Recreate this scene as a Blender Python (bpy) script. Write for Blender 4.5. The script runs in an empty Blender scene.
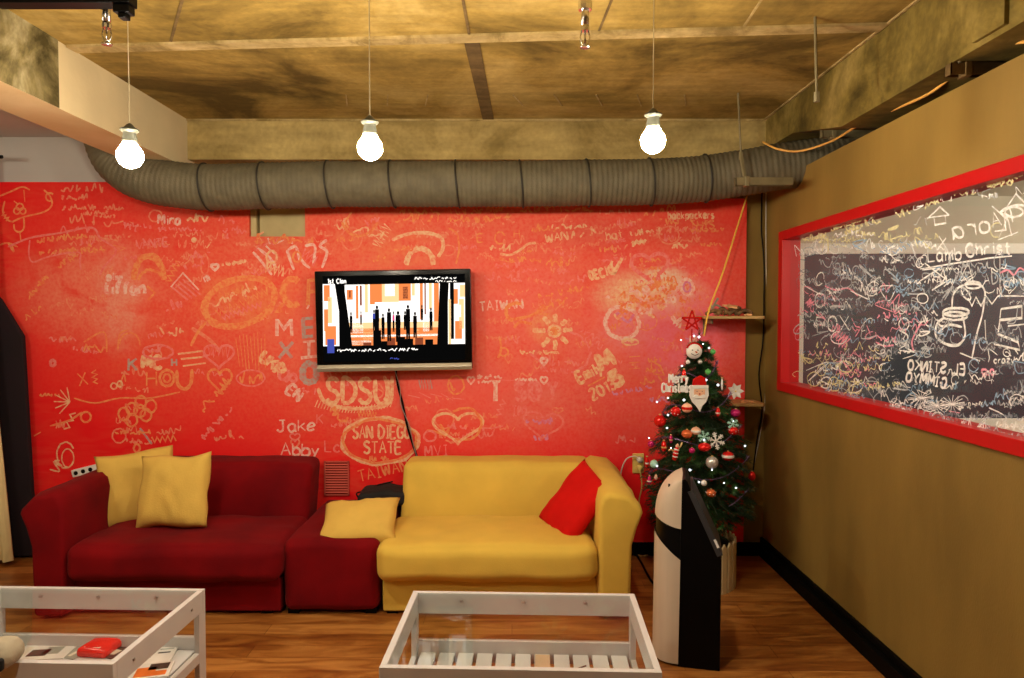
import bpy, bmesh, math, random
from math import pi, sin, cos, radians as R
from mathutils import Vector, Matrix, noise

# ------------------------------------------------------------------ camera
S = bpy.context.scene
C = S.collection
FPX = 700.0
PITCH = math.atan(22/FPX)
EYE = Vector((0, 0, 1.6))
cd = bpy.data.cameras.new('camera'); cam = bpy.data.objects.new('camera', cd); C.objects.link(cam)
cd.sensor_width = 36; cd.lens = 36*FPX/1024; cd.clip_start = .05
cam.location = EYE; cam.rotation_euler = (pi/2 - PITCH, 0, 0)
S.camera = cam
S.view_settings.view_transform = 'Standard'; S.view_settings.look = 'None'
S.view_settings.gamma = 1; S.view_settings.use_curve_mapping = False
S.view_settings.exposure = 2.72
w = bpy.data.worlds.new('world'); S.world = w; w.use_nodes = True
w.node_tree.nodes['Background'].inputs[0].default_value = (.9, .85, .8, 1)
w.node_tree.nodes['Background'].inputs[1].default_value = .03
# the room's lamps: bare globe bulbs in rows (three in view, the rest unseen; side room ones added for brightness)
BULB = 75.0
BULB_COL = (1.0, .87, .66)
CEIL = 2.853

def ray(px, py):
    u = (px-512)/FPX; v = (339-py)/FPX
    F = Vector((0, cos(PITCH), -sin(PITCH))); U = Vector((0, sin(PITCH), cos(PITCH)))
    return F + Vector((u, 0, 0)) + U*v
def at(px, py, Y):
    d = ray(px, py); return EYE + d*(Y/d.y)
def atx(px, py, X):
    d = ray(px, py); return EYE + d*(X/d.x)
def atz(px, py, Z):
    d = ray(px, py); return EYE + d*((Z-1.6)/d.z)

# ------------------------------------------------------------------ materials
def newmat(name):
    m = bpy.data.materials.new(name); m.use_nodes = True
    return m, m.node_tree, m.node_tree.nodes['Principled BSDF']
def c4(c): return (c[0], c[1], c[2], 1)
def mat(name, col, rough=.6, metal=0, var=.12, scale=6, bump=0.0, bscale=60, spec=.5, col2=None, sheen=0, detail=4, stretch=None, emit=None, es=0, coat=0):
    m, nt, b = newmat(name); N = nt.nodes; L = nt.links
    tc = N.new('ShaderNodeTexCoord'); mp = N.new('ShaderNodeMapping'); L.new(tc.outputs['Object'], mp.inputs[0])
    if stretch: mp.inputs['Scale'].default_value = stretch
    nz = N.new('ShaderNodeTexNoise'); nz.inputs['Scale'].default_value = scale; nz.inputs['Detail'].default_value = detail
    L.new(mp.outputs[0], nz.inputs[0])
    cr = N.new('ShaderNodeValToRGB'); L.new(nz.outputs[0], cr.inputs[0])
    a = col2 or tuple(x*(1-var) for x in col)
    cr.color_ramp.elements[0].position = .3; cr.color_ramp.elements[1].position = .7
    cr.color_ramp.elements[0].color = c4(a)
    cr.color_ramp.elements[1].color = c4(col if col2 else tuple(min(1, x*(1+var)) for x in col))
    L.new(cr.outputs[0], b.inputs['Base Color'])
    b.inputs['Roughness'].default_value = rough; b.inputs['Metallic'].default_value = metal
    b.inputs['Specular IOR Level'].default_value = spec
    if sheen: b.inputs['Sheen Weight'].default_value = sheen
    if coat: b.inputs['Coat Weight'].default_value = coat
    if bump:
        n2 = N.new('ShaderNodeTexNoise'); n2.inputs['Scale'].default_value = bscale; n2.inputs['Detail'].default_value = 5
        L.new(mp.outputs[0], n2.inputs[0])
        bp = N.new('ShaderNodeBump'); bp.inputs['Strength'].default_value = bump; bp.inputs['Distance'].default_value = .01
        L.new(n2.outputs[0], bp.inputs['Height']); L.new(bp.outputs[0], b.inputs['Normal'])
    if emit:
        b.inputs['Emission Color'].default_value = c4(emit); b.inputs['Emission Strength'].default_value = es
    return m

def concrete_mat(name, ca, cb, cc, scale=1.2):
    m, nt, b = newmat(name); N = nt.nodes; L = nt.links
    tc = N.new('ShaderNodeTexCoord')
    n1 = N.new('ShaderNodeTexNoise'); n1.inputs['Scale'].default_value = scale; n1.inputs['Detail'].default_value = 9; n1.inputs['Roughness'].default_value = .62; n1.inputs['Distortion'].default_value = .6
    L.new(tc.outputs['Object'], n1.inputs[0])
    cr = N.new('ShaderNodeValToRGB'); L.new(n1.outputs[0], cr.inputs[0])
    e = cr.color_ramp.elements; e[0].position = .36; e[0].color = c4(ca); e[1].position = .72; e[1].color = c4(cc)
    k = e.new(.5); k.color = c4(cb)
    mp = N.new('ShaderNodeMapping'); mp.inputs['Scale'].default_value = (1, 7, 7); L.new(tc.outputs['Object'], mp.inputs[0])
    n2 = N.new('ShaderNodeTexNoise'); n2.inputs['Scale'].default_value = 2.2; n2.inputs['Detail'].default_value = 8; L.new(mp.outputs[0], n2.inputs[0])
    r2 = N.new('ShaderNodeMapRange'); r2.inputs['From Min'].default_value = .3; r2.inputs['From Max'].default_value = .7; r2.inputs['To Min'].default_value = .78; r2.inputs['To Max'].default_value = 1.15
    L.new(n2.outputs[0], r2.inputs[0])
    n3 = N.new('ShaderNodeTexNoise'); n3.inputs['Scale'].default_value = 38; n3.inputs['Detail'].default_value = 6; L.new(tc.outputs['Object'], n3.inputs[0])
    r3 = N.new('ShaderNodeMapRange'); r3.inputs['To Min'].default_value = .72; r3.inputs['To Max'].default_value = 1.28; L.new(n3.outputs[0], r3.inputs[0])
    mu = N.new('ShaderNodeMath'); mu.operation = 'MULTIPLY'; L.new(r2.outputs[0], mu.inputs[0]); L.new(r3.outputs[0], mu.inputs[1])
    mx = N.new('ShaderNodeVectorMath'); mx.operation = 'SCALE'; L.new(cr.outputs[0], mx.inputs[0]); L.new(mu.outputs[0], mx.inputs['Scale'])
    L.new(mx.outputs[0], b.inputs['Base Color'])
    b.inputs['Roughness'].default_value = .85; b.inputs['Specular IOR Level'].default_value = .25
    bp = N.new('ShaderNodeBump'); bp.inputs['Strength'].default_value = .5; bp.inputs['Distance'].default_value = .012
    L.new(n1.outputs[0], bp.inputs['Height']); L.new(bp.outputs[0], b.inputs['Normal'])
    return m

def floor_mat():
    m, nt, b = newmat('laminate_floor'); N = nt.nodes; L = nt.links
    tc = N.new('ShaderNodeTexCoord')
    br = N.new('ShaderNodeTexBrick'); br.offset = .37; br.inputs['Scale'].default_value = 1
    br.inputs['Brick Width'].default_value = 1.25; br.inputs['Row Height'].default_value = .12
    br.inputs['Mortar Size'].default_value = .0018; br.inputs['Mortar Smooth'].default_value = .2
    br.inputs['Color1'].default_value = (.35, .35, .35, 1); br.inputs['Color2'].default_value = (.75, .75, .75, 1); br.inputs['Mortar'].default_value = (.12, .12, .12, 1)
    L.new(tc.outputs['Object'], br.inputs[0])
    mp = N.new('ShaderNodeMapping'); mp.inputs['Scale'].default_value = (1.5, 8, 1); L.new(tc.outputs['Object'], mp.inputs[0])
    n = N.new('ShaderNodeTexNoise'); n.inputs['Scale'].default_value = 1.5; n.inputs['Detail'].default_value = 8; n.inputs['Distortion'].default_value = 1.4
    L.new(mp.outputs[0], n.inputs[0])
    ad = N.new('ShaderNodeMix'); ad.data_type = 'RGBA'; ad.inputs[0].default_value = .36
    L.new(n.outputs[0], ad.inputs[6]); L.new(br.outputs[0], ad.inputs[7])
    cr = N.new('ShaderNodeValToRGB'); L.new(ad.outputs[2], cr.inputs[0]); e = cr.color_ramp.elements
    e[0].position = .34; e[0].color = (.13, .028, .005, 1); e[1].position = .66; e[1].color = (.50, .215, .050, 1)
    k = e.new(.5); k.color = (.29, .100, .018, 1)
    L.new(cr.outputs[0], b.inputs['Base Color'])
    b.inputs['Roughness'].default_value = .34; b.inputs['Specular IOR Level'].default_value = .45
    bp = N.new('ShaderNodeBump'); bp.inputs['Strength'].default_value = .15; bp.inputs['Distance'].default_value = .003
    L.new(ad.outputs[2], bp.inputs['Height']); L.new(bp.outputs[0], b.inputs['Normal'])
    return m

# chalk-smeared red paint: base red with patches of rubbed-in chalk dust
def red_wall_mat():
    m, nt, b = newmat('red_chalk_wall'); N = nt.nodes; L = nt.links
    tc = N.new('ShaderNodeTexCoord')
    base = N.new('ShaderNodeRGB'); base.outputs[0].default_value = (.86, .008, .012, 1)
    cur = base.outputs[0]
    def noise_(scale, detail=6, dist=0., stretch=None):
        n = N.new('ShaderNodeTexNoise'); n.inputs['Scale'].default_value = scale; n.inputs['Detail'].default_value = detail; n.inputs['Distortion'].default_value = dist
        if stretch:
            mp = N.new('ShaderNodeMapping'); mp.inputs['Scale'].default_value = stretch; L.new(tc.outputs['Object'], mp.inputs[0]); L.new(mp.outputs[0], n.inputs[0])
        else: L.new(tc.outputs['Object'], n.inputs[0])
        return n.outputs[0]
    def rng(s, a, b_, c=0., d=1.):
        r = N.new('ShaderNodeMapRange'); r.inputs['From Min'].default_value = a; r.inputs['From Max'].default_value = b_
        r.inputs['To Min'].default_value = c; r.inputs['To Max'].default_value = d; L.new(s, r.inputs[0]); return r.outputs[0]
    def mul(a, b_):
        k = N.new('ShaderNodeMath'); k.operation = 'MULTIPLY'; k.use_clamp = True; L.new(a, k.inputs[0]); L.new(b_, k.inputs[1]); return k.outputs[0]
    def mixc(fac, col):
        nonlocal cur
        k = N.new('ShaderNodeMix'); k.data_type = 'RGBA'; L.new(fac, k.inputs[0]); L.new(cur, k.inputs[6]); k.inputs[7].default_value = c4(col); cur = k.outputs[2]
    fine = rng(noise_(55, 5), .3, .7, .45, 1.)
    streak = rng(noise_(5, 8, 1.2, (1, 1, 3.5)), .38, .68)
    # general film of dust over the middle height of the wall
    def blob(px, py, rx, ry, col, amt, nsc=7, lo=.35, hi=.6):
        p = at(px, py, 4.66)
        mp = N.new('ShaderNodeMapping'); mp.vector_type = 'POINT'
        sx = 700/4.66/rx; sz = 700/4.66/ry
        mp.inputs['Location'].default_value = (-p.x*sx, 0, -p.z*sz); mp.inputs['Scale'].default_value = (sx, 0, sz)
        L.new(tc.outputs['Object'], mp.inputs[0])
        ln = N.new('ShaderNodeVectorMath'); ln.operation = 'LENGTH'; L.new(mp.outputs[0], ln.inputs[0])
        f = rng(ln.outputs['Value'], .45, 1.1, amt, 0.)
        f = mul(f, rng(noise_(nsc, 7, .8), lo, hi)); f = mul(f, fine); mixc(f, col)
    blob(430, 290, 450, 170, (.86, .19, .105), .85, 2.2, .12, .42)
    blob(560, 340, 300, 130, (.87, .17, .15), .7, 3, .2, .5)
    mixc(mul(streak, rng(noise_(1.3, 3), .4, .65, 0, .3)), (.85, .16, .07))
    blob(95, 290, 85, 60, (.87, .22, .14), .95, 5, .3, .5)
    blob(120, 300, 28, 60, (.86, .34, .24), .75, 9, .3, .5)
    blob(250, 300, 60, 30, (.86, .30, .10), .6, 9)
    blob(290, 245, 60, 30, (.86, .26, .15), .5, 9)
    blob(160, 360, 60, 40, (.84, .12, .05), .6, 6)
    blob(330, 340, 90, 60, (.85, .15, .09), .6, 6)
    blob(650, 295, 60, 26, (.87, .56, .34), 1.2, 12, .25, .45)
    blob(665, 280, 26, 14, (.82, .66, .46), 1.1, 20, .2, .45)
    blob(680, 330, 60, 60, (.85, .16, .25), .8, 8, .3, .5)
    blob(625, 330, 30, 26, (.85, .25, .26), .7, 8, .3, .5)
    blob(535, 410, 45, 30, (.85, .20, .16), .75, 8, .3, .5)
    blob(460, 395, 70, 30, (.85, .10, .08), .6, 8, .3, .5)
    blob(390, 245, 60, 30, (.86, .26, .11), .7, 9)
    blob(545, 325, 20, 20, (.86, .35, .16), .8, 12, .25, .45)
    L.new(cur, b.inputs['Base Color'])
    b.inputs['Roughness'].default_value = .75; b.inputs['Specular IOR Level'].default_value = .2
    return m

def chalk_mat(name, col, cover=.75, rough_dust=45):
    m, nt, b = newmat(name); N = nt.nodes; L = nt.links
    tc = N.new('ShaderNodeTexCoord'); n = N.new('ShaderNodeTexNoise'); n.inputs['Scale'].default_value = rough_dust; n.inputs['Detail'].default_value = 4
    L.new(tc.outputs['Object'], n.inputs[0])
    r = N.new('ShaderNodeMapRange'); r.inputs['From Min'].default_value = .32; r.inputs['From Max'].default_value = .6
    r.inputs['To Min'].default_value = cover*.62; r.inputs['To Max'].default_value = cover
    L.new(n.outputs[0], r.inputs[0]); L.new(r.outputs[0], b.inputs['Alpha'])
    b.inputs['Base Color'].default_value = c4(col); b.inputs['Roughness'].default_value = .9; b.inputs['Specular IOR Level'].default_value = .1
    return m

def dry_chalk_mat(name, col, cover=.8, under=(.86, .05, .04)):
    m, nt, b = newmat(name); N = nt.nodes; L = nt.links
    tc = N.new('ShaderNodeTexCoord'); n = N.new('ShaderNodeTexNoise'); n.inputs['Scale'].default_value = 60; n.inputs['Detail'].default_value = 5
    L.new(tc.outputs['Object'], n.inputs[0])
    r = N.new('ShaderNodeMapRange'); r.inputs['From Min'].default_value = .32; r.inputs['From Max'].default_value = .62
    r.inputs['To Min'].default_value = cover*.4; r.inputs['To Max'].default_value = cover
    L.new(n.outputs[0], r.inputs[0]); k = N.new('ShaderNodeMix'); k.data_type = 'RGBA'; L.new(r.outputs[0], k.inputs[0])
    k.inputs[6].default_value = c4(under); k.inputs[7].default_value = c4(col); L.new(k.outputs[2], b.inputs['Base Color'])
    b.inputs['Roughness'].default_value = .85; b.inputs['Specular IOR Level'].default_value = .15
    return m

def glass_mat(name, tint=(.96, .98, .97), refl=.6):
    m = bpy.data.materials.new(name); m.use_nodes = True; nt = m.node_tree; N = nt.nodes; L = nt.links
    for n in list(N): N.remove(n)
    o = N.new('ShaderNodeOutputMaterial'); t = N.new('ShaderNodeBsdfTransparent'); g = N.new('ShaderNodeBsdfGlossy'); mx = N.new('ShaderNodeMixShader')
    ge = N.new('ShaderNodeNewGeometry'); dt = N.new('ShaderNodeVectorMath'); dt.operation = 'DOT_PRODUCT'; L.new(ge.outputs['Normal'], dt.inputs[0]); L.new(ge.outputs['Incoming'], dt.inputs[1])
    def mth(op, a, b):
        k = N.new('ShaderNodeMath'); k.operation = op
        for i, v in enumerate((a, b)):
            if v is None: continue
            if isinstance(v, (int, float)): k.inputs[i].default_value = v
            else: L.new(v, k.inputs[i])
        return k.outputs[0]
    one = mth('SUBTRACT', 1.0, mth('ABSOLUTE', dt.outputs['Value'], None))
    fac = mth('MULTIPLY_ADD', mth('POWER', one, 5.0), .9); fac.node.inputs[2].default_value = .035
    fac = mth('MULTIPLY', fac, refl)
    t.inputs[0].default_value = c4(tint); g.inputs['Roughness'].default_value = .02
    L.new(fac, mx.inputs[0]); L.new(t.outputs[0], mx.inputs[1]); L.new(g.outputs[0], mx.inputs[2]); L.new(mx.outputs[0], o.inputs[0])
    return m
def emit_mat(name, col, s):
    m = bpy.data.materials.new(name); m.use_nodes = True; nt = m.node_tree; N = nt.nodes; L = nt.links
    for n in list(N): N.remove(n)
    o = N.new('ShaderNodeOutputMaterial'); e = N.new('ShaderNodeEmission'); e.inputs[0].default_value = c4(col); e.inputs[1].default_value = s
    L.new(e.outputs[0], o.inputs[0]); return m

M = {}
M['ceil'] = concrete_mat('concrete_ceiling', (.11, .068, .012), (.33, .215, .050), (.55, .39, .13), 1.1)
M['ceil_light'] = concrete_mat('concrete_joint', (.24, .165, .055), (.42, .30, .12), (.54, .40, .19), 6)
M['ceil_dark'] = concrete_mat('timber_strip', (.10, .06, .022), (.15, .095, .035), (.20, .13, .05), 4)
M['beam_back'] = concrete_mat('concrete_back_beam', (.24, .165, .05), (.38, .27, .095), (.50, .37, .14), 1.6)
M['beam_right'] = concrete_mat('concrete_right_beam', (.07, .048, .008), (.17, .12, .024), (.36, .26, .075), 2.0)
M['beam_plaster'] = mat('beam_plaster', (.62, .50, .29), .85, var=.09, scale=3, bump=.2, bscale=30)
M['beam_moss'] = concrete_mat('raw_concrete', (.06, .045, .012), (.19, .15, .06), (.46, .39, .22), 3.2)
M['beam_under'] = mat('beam_underside', (.74, .54, .29), .85, col2=(.60, .38, .17), scale=2.4, bump=.2)
M['wall_grey'] = mat('grey_plaster', (.55, .53, .50), .85, var=.05, scale=2)
M['wall_brown'] = mat('ochre_wall_paint', (.255, .158, .036), .62, var=.22, scale=1.4, bump=.12, bscale=90, spec=.3, detail=9, stretch=(1, 2.2, .7))
M['brick_plain'] = mat('recess_plaster', (.52, .42, .20), .8, var=.1, scale=8)
M['side_wall'] = mat('side_room_wall', (.58, .54, .46), .85, var=.05, scale=2)
M['dark_void'] = mat('dark_plenum', (.03, .022, .015), .9)
M['red_wall'] = red_wall_mat()
M['floor'] = floor_mat()
M['black_base'] = mat('black_skirting', (.002, .002, .0015), .6, spec=.1)
M['red_frame'] = mat('red_gloss_paint', (.50, .004, .006), .35, var=.05, scale=5)
M['white_paint'] = mat('white_paint', (.80, .78, .76), .4, var=.03, scale=5)
M['table_white'] = mat('white_lacquer', (.64, .62, .62), .35, var=.03, scale=7)
M['grey_metal'] = mat('grey_metal', (.45, .44, .42), .35, metal=.9, var=.1)
M['glass'] = glass_mat('clear_glass')
M['win_glass'] = glass_mat('window_glass', (.93, .95, .95))
M['duct'] = mat('duct_fabric', (.115, .096, .055), .7, var=.18, scale=14, bump=.3, bscale=120)
M['black'] = mat('black_plastic', (.0018, .0018, .002), .4, var=.1, spec=.12)
M['black_gloss'] = mat('black_gloss', (.002, .002, .002), .12, var=.05, spec=.5)
M['chrome'] = mat('chrome', (.75, .73, .70), .22, metal=1, var=.05)
M['steel'] = mat('galvanised_steel', (.20, .165, .085), .5, metal=.3, var=.15, scale=20)
M['orange_cable'] = mat('orange_cable', (.80, .42, .09), .5, var=.05)
M['yellow_rope'] = mat('yellow_rope', (.85, .50, .06), .6, var=.1, scale=60)
M['white_cable'] = mat('white_cable', (.75, .68, .58), .5, var=.03)
M['yellow_fab'] = mat('yellow_velour', (.70, .46, .075), .85, var=.07, scale=5, bump=.12, bscale=160, sheen=.04, spec=.15)
M['yellow_pil'] = mat('yellow_cotton', (.68, .44, .095), .9, var=.06, scale=7, bump=.2, bscale=120, sheen=.03, spec=.1)
M['red_fab'] = mat('red_velour', (.22, .0015, .004), .85, col2=(.12, .0008, .003), scale=3.5, bump=.15, bscale=150, sheen=.02, spec=.12)
M['red_pil'] = mat('red_cotton', (.60, .008, .006), .9, var=.08, scale=8, bump=.2, bscale=120, spec=.1)
M['black_fab'] = mat('black_cloth', (.005, .003, .003), .85, bump=.3, bscale=40)
M['plum'] = mat('dark_plum', (.008, .0008, .004), .9, var=.3, scale=3)
M['cream_cloth'] = mat('cream_curtain', (.70, .58, .28), .8, var=.1, scale=10, stretch=(6, 6, .4))
M['wood'] = mat('shelf_wood', (.48, .30, .11), .55, var=.15, scale=8, stretch=(1, 8, 8))
M['outlet'] = mat('cream_plastic', (.72, .52, .14), .45, var=.05)
M['kiosk_white'] = mat('kiosk_shell', (.58, .47, .36), .45, var=.04, scale=3, stretch=(8, 8, .5))
M['kiosk_top'] = mat('kiosk_top_white', (.72, .68, .68), .4, var=.03)
M['vent_red'] = mat('vent_red', (.60, .09, .06), .6, var=.1)

# ------------------------------------------------------------------ mesh helpers
def obj(name, bm, m, parent=None, smooth=False, loc=None, rot=None, label=None):
    me = bpy.data.meshes.new(name); bm.normal_update(); bm.to_mesh(me); bm.free()
    mats = m if isinstance(m, (list, tuple)) else [m]
    for k in mats: me.materials.append(k)
    if smooth:
        for p in me.polygons: p.use_smooth = True
    o = bpy.data.objects.new(name, me); C.objects.link(o)
    if parent: o.parent = parent
    if loc: o.location = loc
    if rot: o.rotation_euler = rot
    if label: o['label'] = label
    return o
def tag(o, label, cat, group=None):
    o['label'] = label; o['category'] = cat
    if group: o['group'] = group
    return o
def thing(name, label, cat, loc=(0, 0, 0), rotz=0, group=None, rot=None):
    o = bpy.data.objects.new(name, None); C.objects.link(o); o.location = loc
    o.rotation_euler = rot if rot else (0, 0, rotz); o.empty_display_size = .1
    return tag(o, label, cat, group)
def struct(name, bm, m, parent=None, smooth=False):
    o = obj(name, bm, m, parent, smooth)
    if not parent: o['kind'] = 'structure'
    return o
def copy_tree(o, parent=None):
    c = o.copy(); C.objects.link(c); c.parent = parent
    for ch in o.children: copy_tree(ch, c)
    return c

def bx(bm, x0, x1, y0, y1, z0, z1, bev=0, mi=0):
    vs = [bm.verts.new((x, y, z)) for x in (x0, x1) for y in (y0, y1) for z in (z0, z1)]
    idx = [(0, 1, 3, 2), (4, 6, 7, 5), (0, 4, 5, 1), (2, 3, 7, 6), (0, 2, 6, 4), (1, 5, 7, 3)]
    fs = [bm.faces.new([vs[i] for i in f]) for f in idx]
    for f in fs: f.material_index = mi
    if bev:
        es = list({e for f in fs for e in f.edges})
        bmesh.ops.bevel(bm, geom=es, offset=bev, segments=2, affect='EDGES', profile=.5)
    return fs
def prism(bm, pts, axis, a0, a1, bev=0, seg=3):
    def P(p, a):
        if axis == 'y': return (p[0], a, p[1])
        if axis == 'x': return (a, p[0], p[1])
        return (p[0], p[1], a)
    A = [bm.verts.new(P(p, a0)) for p in pts]; B = [bm.verts.new(P(p, a1)) for p in pts]
    fs = [bm.faces.new(A[::-1]), bm.faces.new(B)]
    n = len(pts)
    for i in range(n): fs.append(bm.faces.new((A[i], A[(i+1) % n], B[(i+1) % n], B[i])))
    bmesh.ops.recalc_face_normals(bm, faces=fs)
    if bev:
        es = list({e for f in fs for e in f.edges})
        bmesh.ops.bevel(bm, geom=es, offset=bev, segments=seg, affect='EDGES', profile=.5)
def tube(bm, pts, r, n=8, cap=True, radii=None):
    pts = [Vector(p) for p in pts]; rings = []
    up = None
    for i, p in enumerate(pts):
        t = (pts[min(i+1, len(pts)-1)] - pts[max(i-1, 0)]).normalized()
        if up is None:
            a = Vector((0, 0, 1)) if abs(t.z) < .9 else Vector((1, 0, 0)); up = (a - t*a.dot(t)).normalized()
        else: up = (up - t*up.dot(t)).normalized()
        s = t.cross(up); rr = radii[i] if radii else r
        rings.append([bm.verts.new(p + (up*cos(2*pi*k/n) + s*sin(2*pi*k/n))*rr) for k in range(n)])
    for a, b in zip(rings, rings[1:]):
        for k in range(n): bm.faces.new((a[k], b[k], b[(k+1) % n], a[(k+1) % n]))
    if cap: bm.faces.new(rings[0]); bm.faces.new(rings[-1][::-1])
def smooth_pts(pts, per=6, closed=False):
    pts = [Vector(p) for p in pts]
    if len(pts) < 3: return pts
    out = []; n = len(pts); rngn = n if closed else n-1
    g = (lambda i: pts[i % n]) if closed else (lambda i: pts[max(0, min(n-1, i))])
    for i in range(rngn):
        p0, p1, p2, p3 = g(i-1), g(i), g(i+1), g(i+2)
        for k in range(per):
            t = k/per
            out.append(.5*((2*p1) + (p2-p0)*t + (2*p0-5*p1+4*p2-p3)*t*t + (3*p1-p0-3*p2+p3)*t**3))
    out.append(g(rngn)); return out
def lathe(bm, prof, n=20, c=(0, 0, 0), mi=0):
    c = Vector(c); rings = []
    for r, z in prof:
        if r < 1e-5: rings.append([bm.verts.new(c + Vector((0, 0, z)))])
        else: rings.append([bm.verts.new(c + Vector((r*cos(2*pi*k/n), r*sin(2*pi*k/n), z))) for k in range(n)])
    for a, b in zip(rings, rings[1:]):
        for k in range(n):
            q = [a[k % len(a)], a[(k+1) % len(a)], b[(k+1) % len(b)], b[k % len(b)]]
            u = []
            for v in q:
                if v not in u: u.append(v)
            if len(u) > 2: bm.faces.new(u).material_index = mi
    bmesh.ops.recalc_face_normals(bm, faces=bm.faces)
def softbox(bm, c, s, r=.04, bulge=(0, 0, 0), wob=0., seed=0, n=14):
    """rounded, slightly puffed box; s = full sizes, bulge per axis in metres"""
    h = [k/2 for k in s]; r = min(r, min(h)*.98); c = Vector(c)
    def axis(hh):
        inn = hh - r; a = [-hh + r*(k/4) for k in range(4)]
        m_ = [-inn + 2*inn*k/n for k in range(n+1)]
        return a + m_ + [-v for v in a[::-1]]
    A = [axis(k) for k in h]; vm = {}
    def P(x, y, z):
        key = (round(x, 6), round(y, 6), round(z, 6))
        if key in vm: return vm[key]
        p = [x, y, z]; q = [max(-(h[i]-r), min(h[i]-r, p[i])) for i in range(3)]
        d = Vector(p) - Vector(q); v = Vector(q) + (d.normalized()*r if d.length > 0 else d)
        f = [1 - min(1, abs(p[i])/h[i])**2.5 for i in range(3)]
        v.x += math.copysign(bulge[0], v.x)*f[1]*f[2]*(abs(p[0])/h[0])**2
        v.y += math.copysign(bulge[1], v.y)*f[0]*f[2]*(abs(p[1])/h[1])**2
        v.z += math.copysign(bulge[2], v.z)*f[0]*f[1]*(abs(p[2])/h[2])**2
        if wob:
            v += noise.noise_vector((v + c)*5 + Vector((seed, 0, 0)))*wob
            v += noise.noise_vector((v + c)*14 + Vector((seed, 3, 0)))*wob*.35
        k = bm.verts.new(v + c); vm[key] = k; return k
    for ax in range(3):
        o1, o2 = [(1, 2), (2, 0), (0, 1)][ax]
        for sgn in (-1, 1):
            for i in range(len(A[o1])-1):
                for j in range(len(A[o2])-1):
                    q = []
                    for (ii, jj) in ((i, j), (i+1, j), (i+1, j+1), (i, j+1)):
                        co = [0, 0, 0]; co[ax] = sgn*h[ax]; co[o1] = A[o1][ii]; co[o2] = A[o2][jj]; q.append(P(*co))
                    if len(set(q)) == 4:
                        bm.faces.new(q if sgn > 0 else q[::-1])
def pillow_bm(w_, h_, t_, seed=0, n=26, wr=.012, skew=0.):
    """square scatter cushion in local XZ, thick in Y"""
    bm = bmesh.new(); rows = {}
    for side in (-1, 1):
        for i in range(n+1):
            for j in range(n+1):
                u = -1 + 2*i/n; v = -1 + 2*j/n
                edge = i in (0, n) or j in (0, n)
                if edge and (0, i, j) in rows: rows[(side, i, j)] = rows[(0, i, j)]; continue
                pinch = 1 - .07*(1-abs(u)**2)*abs(v)**3 ; pinch2 = 1 - .07*(1-abs(v)**2)*abs(u)**3
                x = u*w_/2*pinch2; z = v*h_/2*pinch
                th = (max(0, 1-u**4)*max(0, 1-v**4))**.55*t_/2
                p = Vector((x + skew*v*w_, side*th, z))
                nz = noise.noise(Vector((x*9+seed, z*9, side*3.+seed))); n2 = noise.noise(Vector((x*22+seed, z*12, side*2)))
                p.y += side*(nz*wr + n2*wr*.5)*(0 if edge else 1)
                p.x += noise.noise(Vector((z*6+seed, 0, 1)))*.012; p.z += noise.noise(Vector((x*6+seed, 5, 1)))*.012
                k = bm.verts.new(p); rows[(side, i, j)] = k
                if edge: rows[(0, i, j)] = k
        for i in range(n):
            for j in range(n):
                q = [rows[(side, i, j)], rows[(side, i+1, j)], rows[(side, i+1, j+1)], rows[(side, i, j+1)]]
                bm.faces.new(q if side < 0 else q[::-1])
    return bm

random.seed(7)
# ------------------------------------------------------------------ the room
YB = 4.66      # face of the red boarding
RW = 1.70      # face of the right partition
bm = bmesh.new(); bx(bm, -4.0, 5.2, -3.0, 5.1, -.12, 0); struct('floor', bm, M['floor'])
bm = bmesh.new(); bx(bm, -2.06, 5.2, -3.0, 5.1, CEIL, CEIL+.15); ceiling = struct('ceiling', bm, M['ceil'])
bm = bmesh.new(); bx(bm, -4.0, -2.335, -3.0, 5.1, 2.80, CEIL+.15); struct('ceiling_left', bm, M['wall_grey'])
bm = bmesh.new(); bx(bm, -4.0, 1.80, 4.75, 5.1, 0, CEIL)
struct('wall_behind', bm, M['wall_brown'])
bm = bmesh.new(); bx(bm, -4.0, -2.20, 4.715, 4.75, 2.0, 2.80); struct('trim_1', bm, M['wall_grey'])
# ochre strip right of the red boarding
bm = bmesh.new(); bx(bm, 1.56, 1.80, 4.70, 4.75, 0, CEIL); struct('trim_2', bm, M['wall_brown'])
# recess in the boarding: plain plaster and a jamb strip
nL, nR = at(249, 220, YB).x, at(305, 220, YB).x; nZ = at(275, 236.5, YB).z
bm = bmesh.new(); bx(bm, nL+.055, nR-.01, 4.70, 4.75, nZ-.1, 2.40, .003)
bx(bm, nL+.002, nL+.04, 4.68, 4.75, nZ-.1, 2.40, .003); struct('trim_3', bm, M['brick_plain'])
# red boarding
zL = at(50, 182, YB).z; zM = 2.395; zR = at(720, 198.5, YB).z
bm = bmesh.new()
prism(bm, [(-3.95, 0), (1.555, 0), (1.555, zR), (at(690, 200, YB).x, zR), (at(690, 200, YB).x, zM), (nR, zM), (nR, nZ), (nL, nZ), (nL, zM-.01), (-1.9, zM-.01), (-2.3, zL), (-3.95, zL)], 'y', YB, 4.74)
redw = struct('wall_back', bm, M['red_wall'])
bm = bmesh.new(); bx(bm, -4.15, -4.0, -3.0, 5.1, 0, 3.0); struct('wall_left', bm, M['wall_brown'])
bm = bmesh.new(); bx(bm, -4.15, 5.35, -3.15, -3.0, 0, 3.0); struct('wall_front', bm, M['ceil_dark'])
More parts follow.
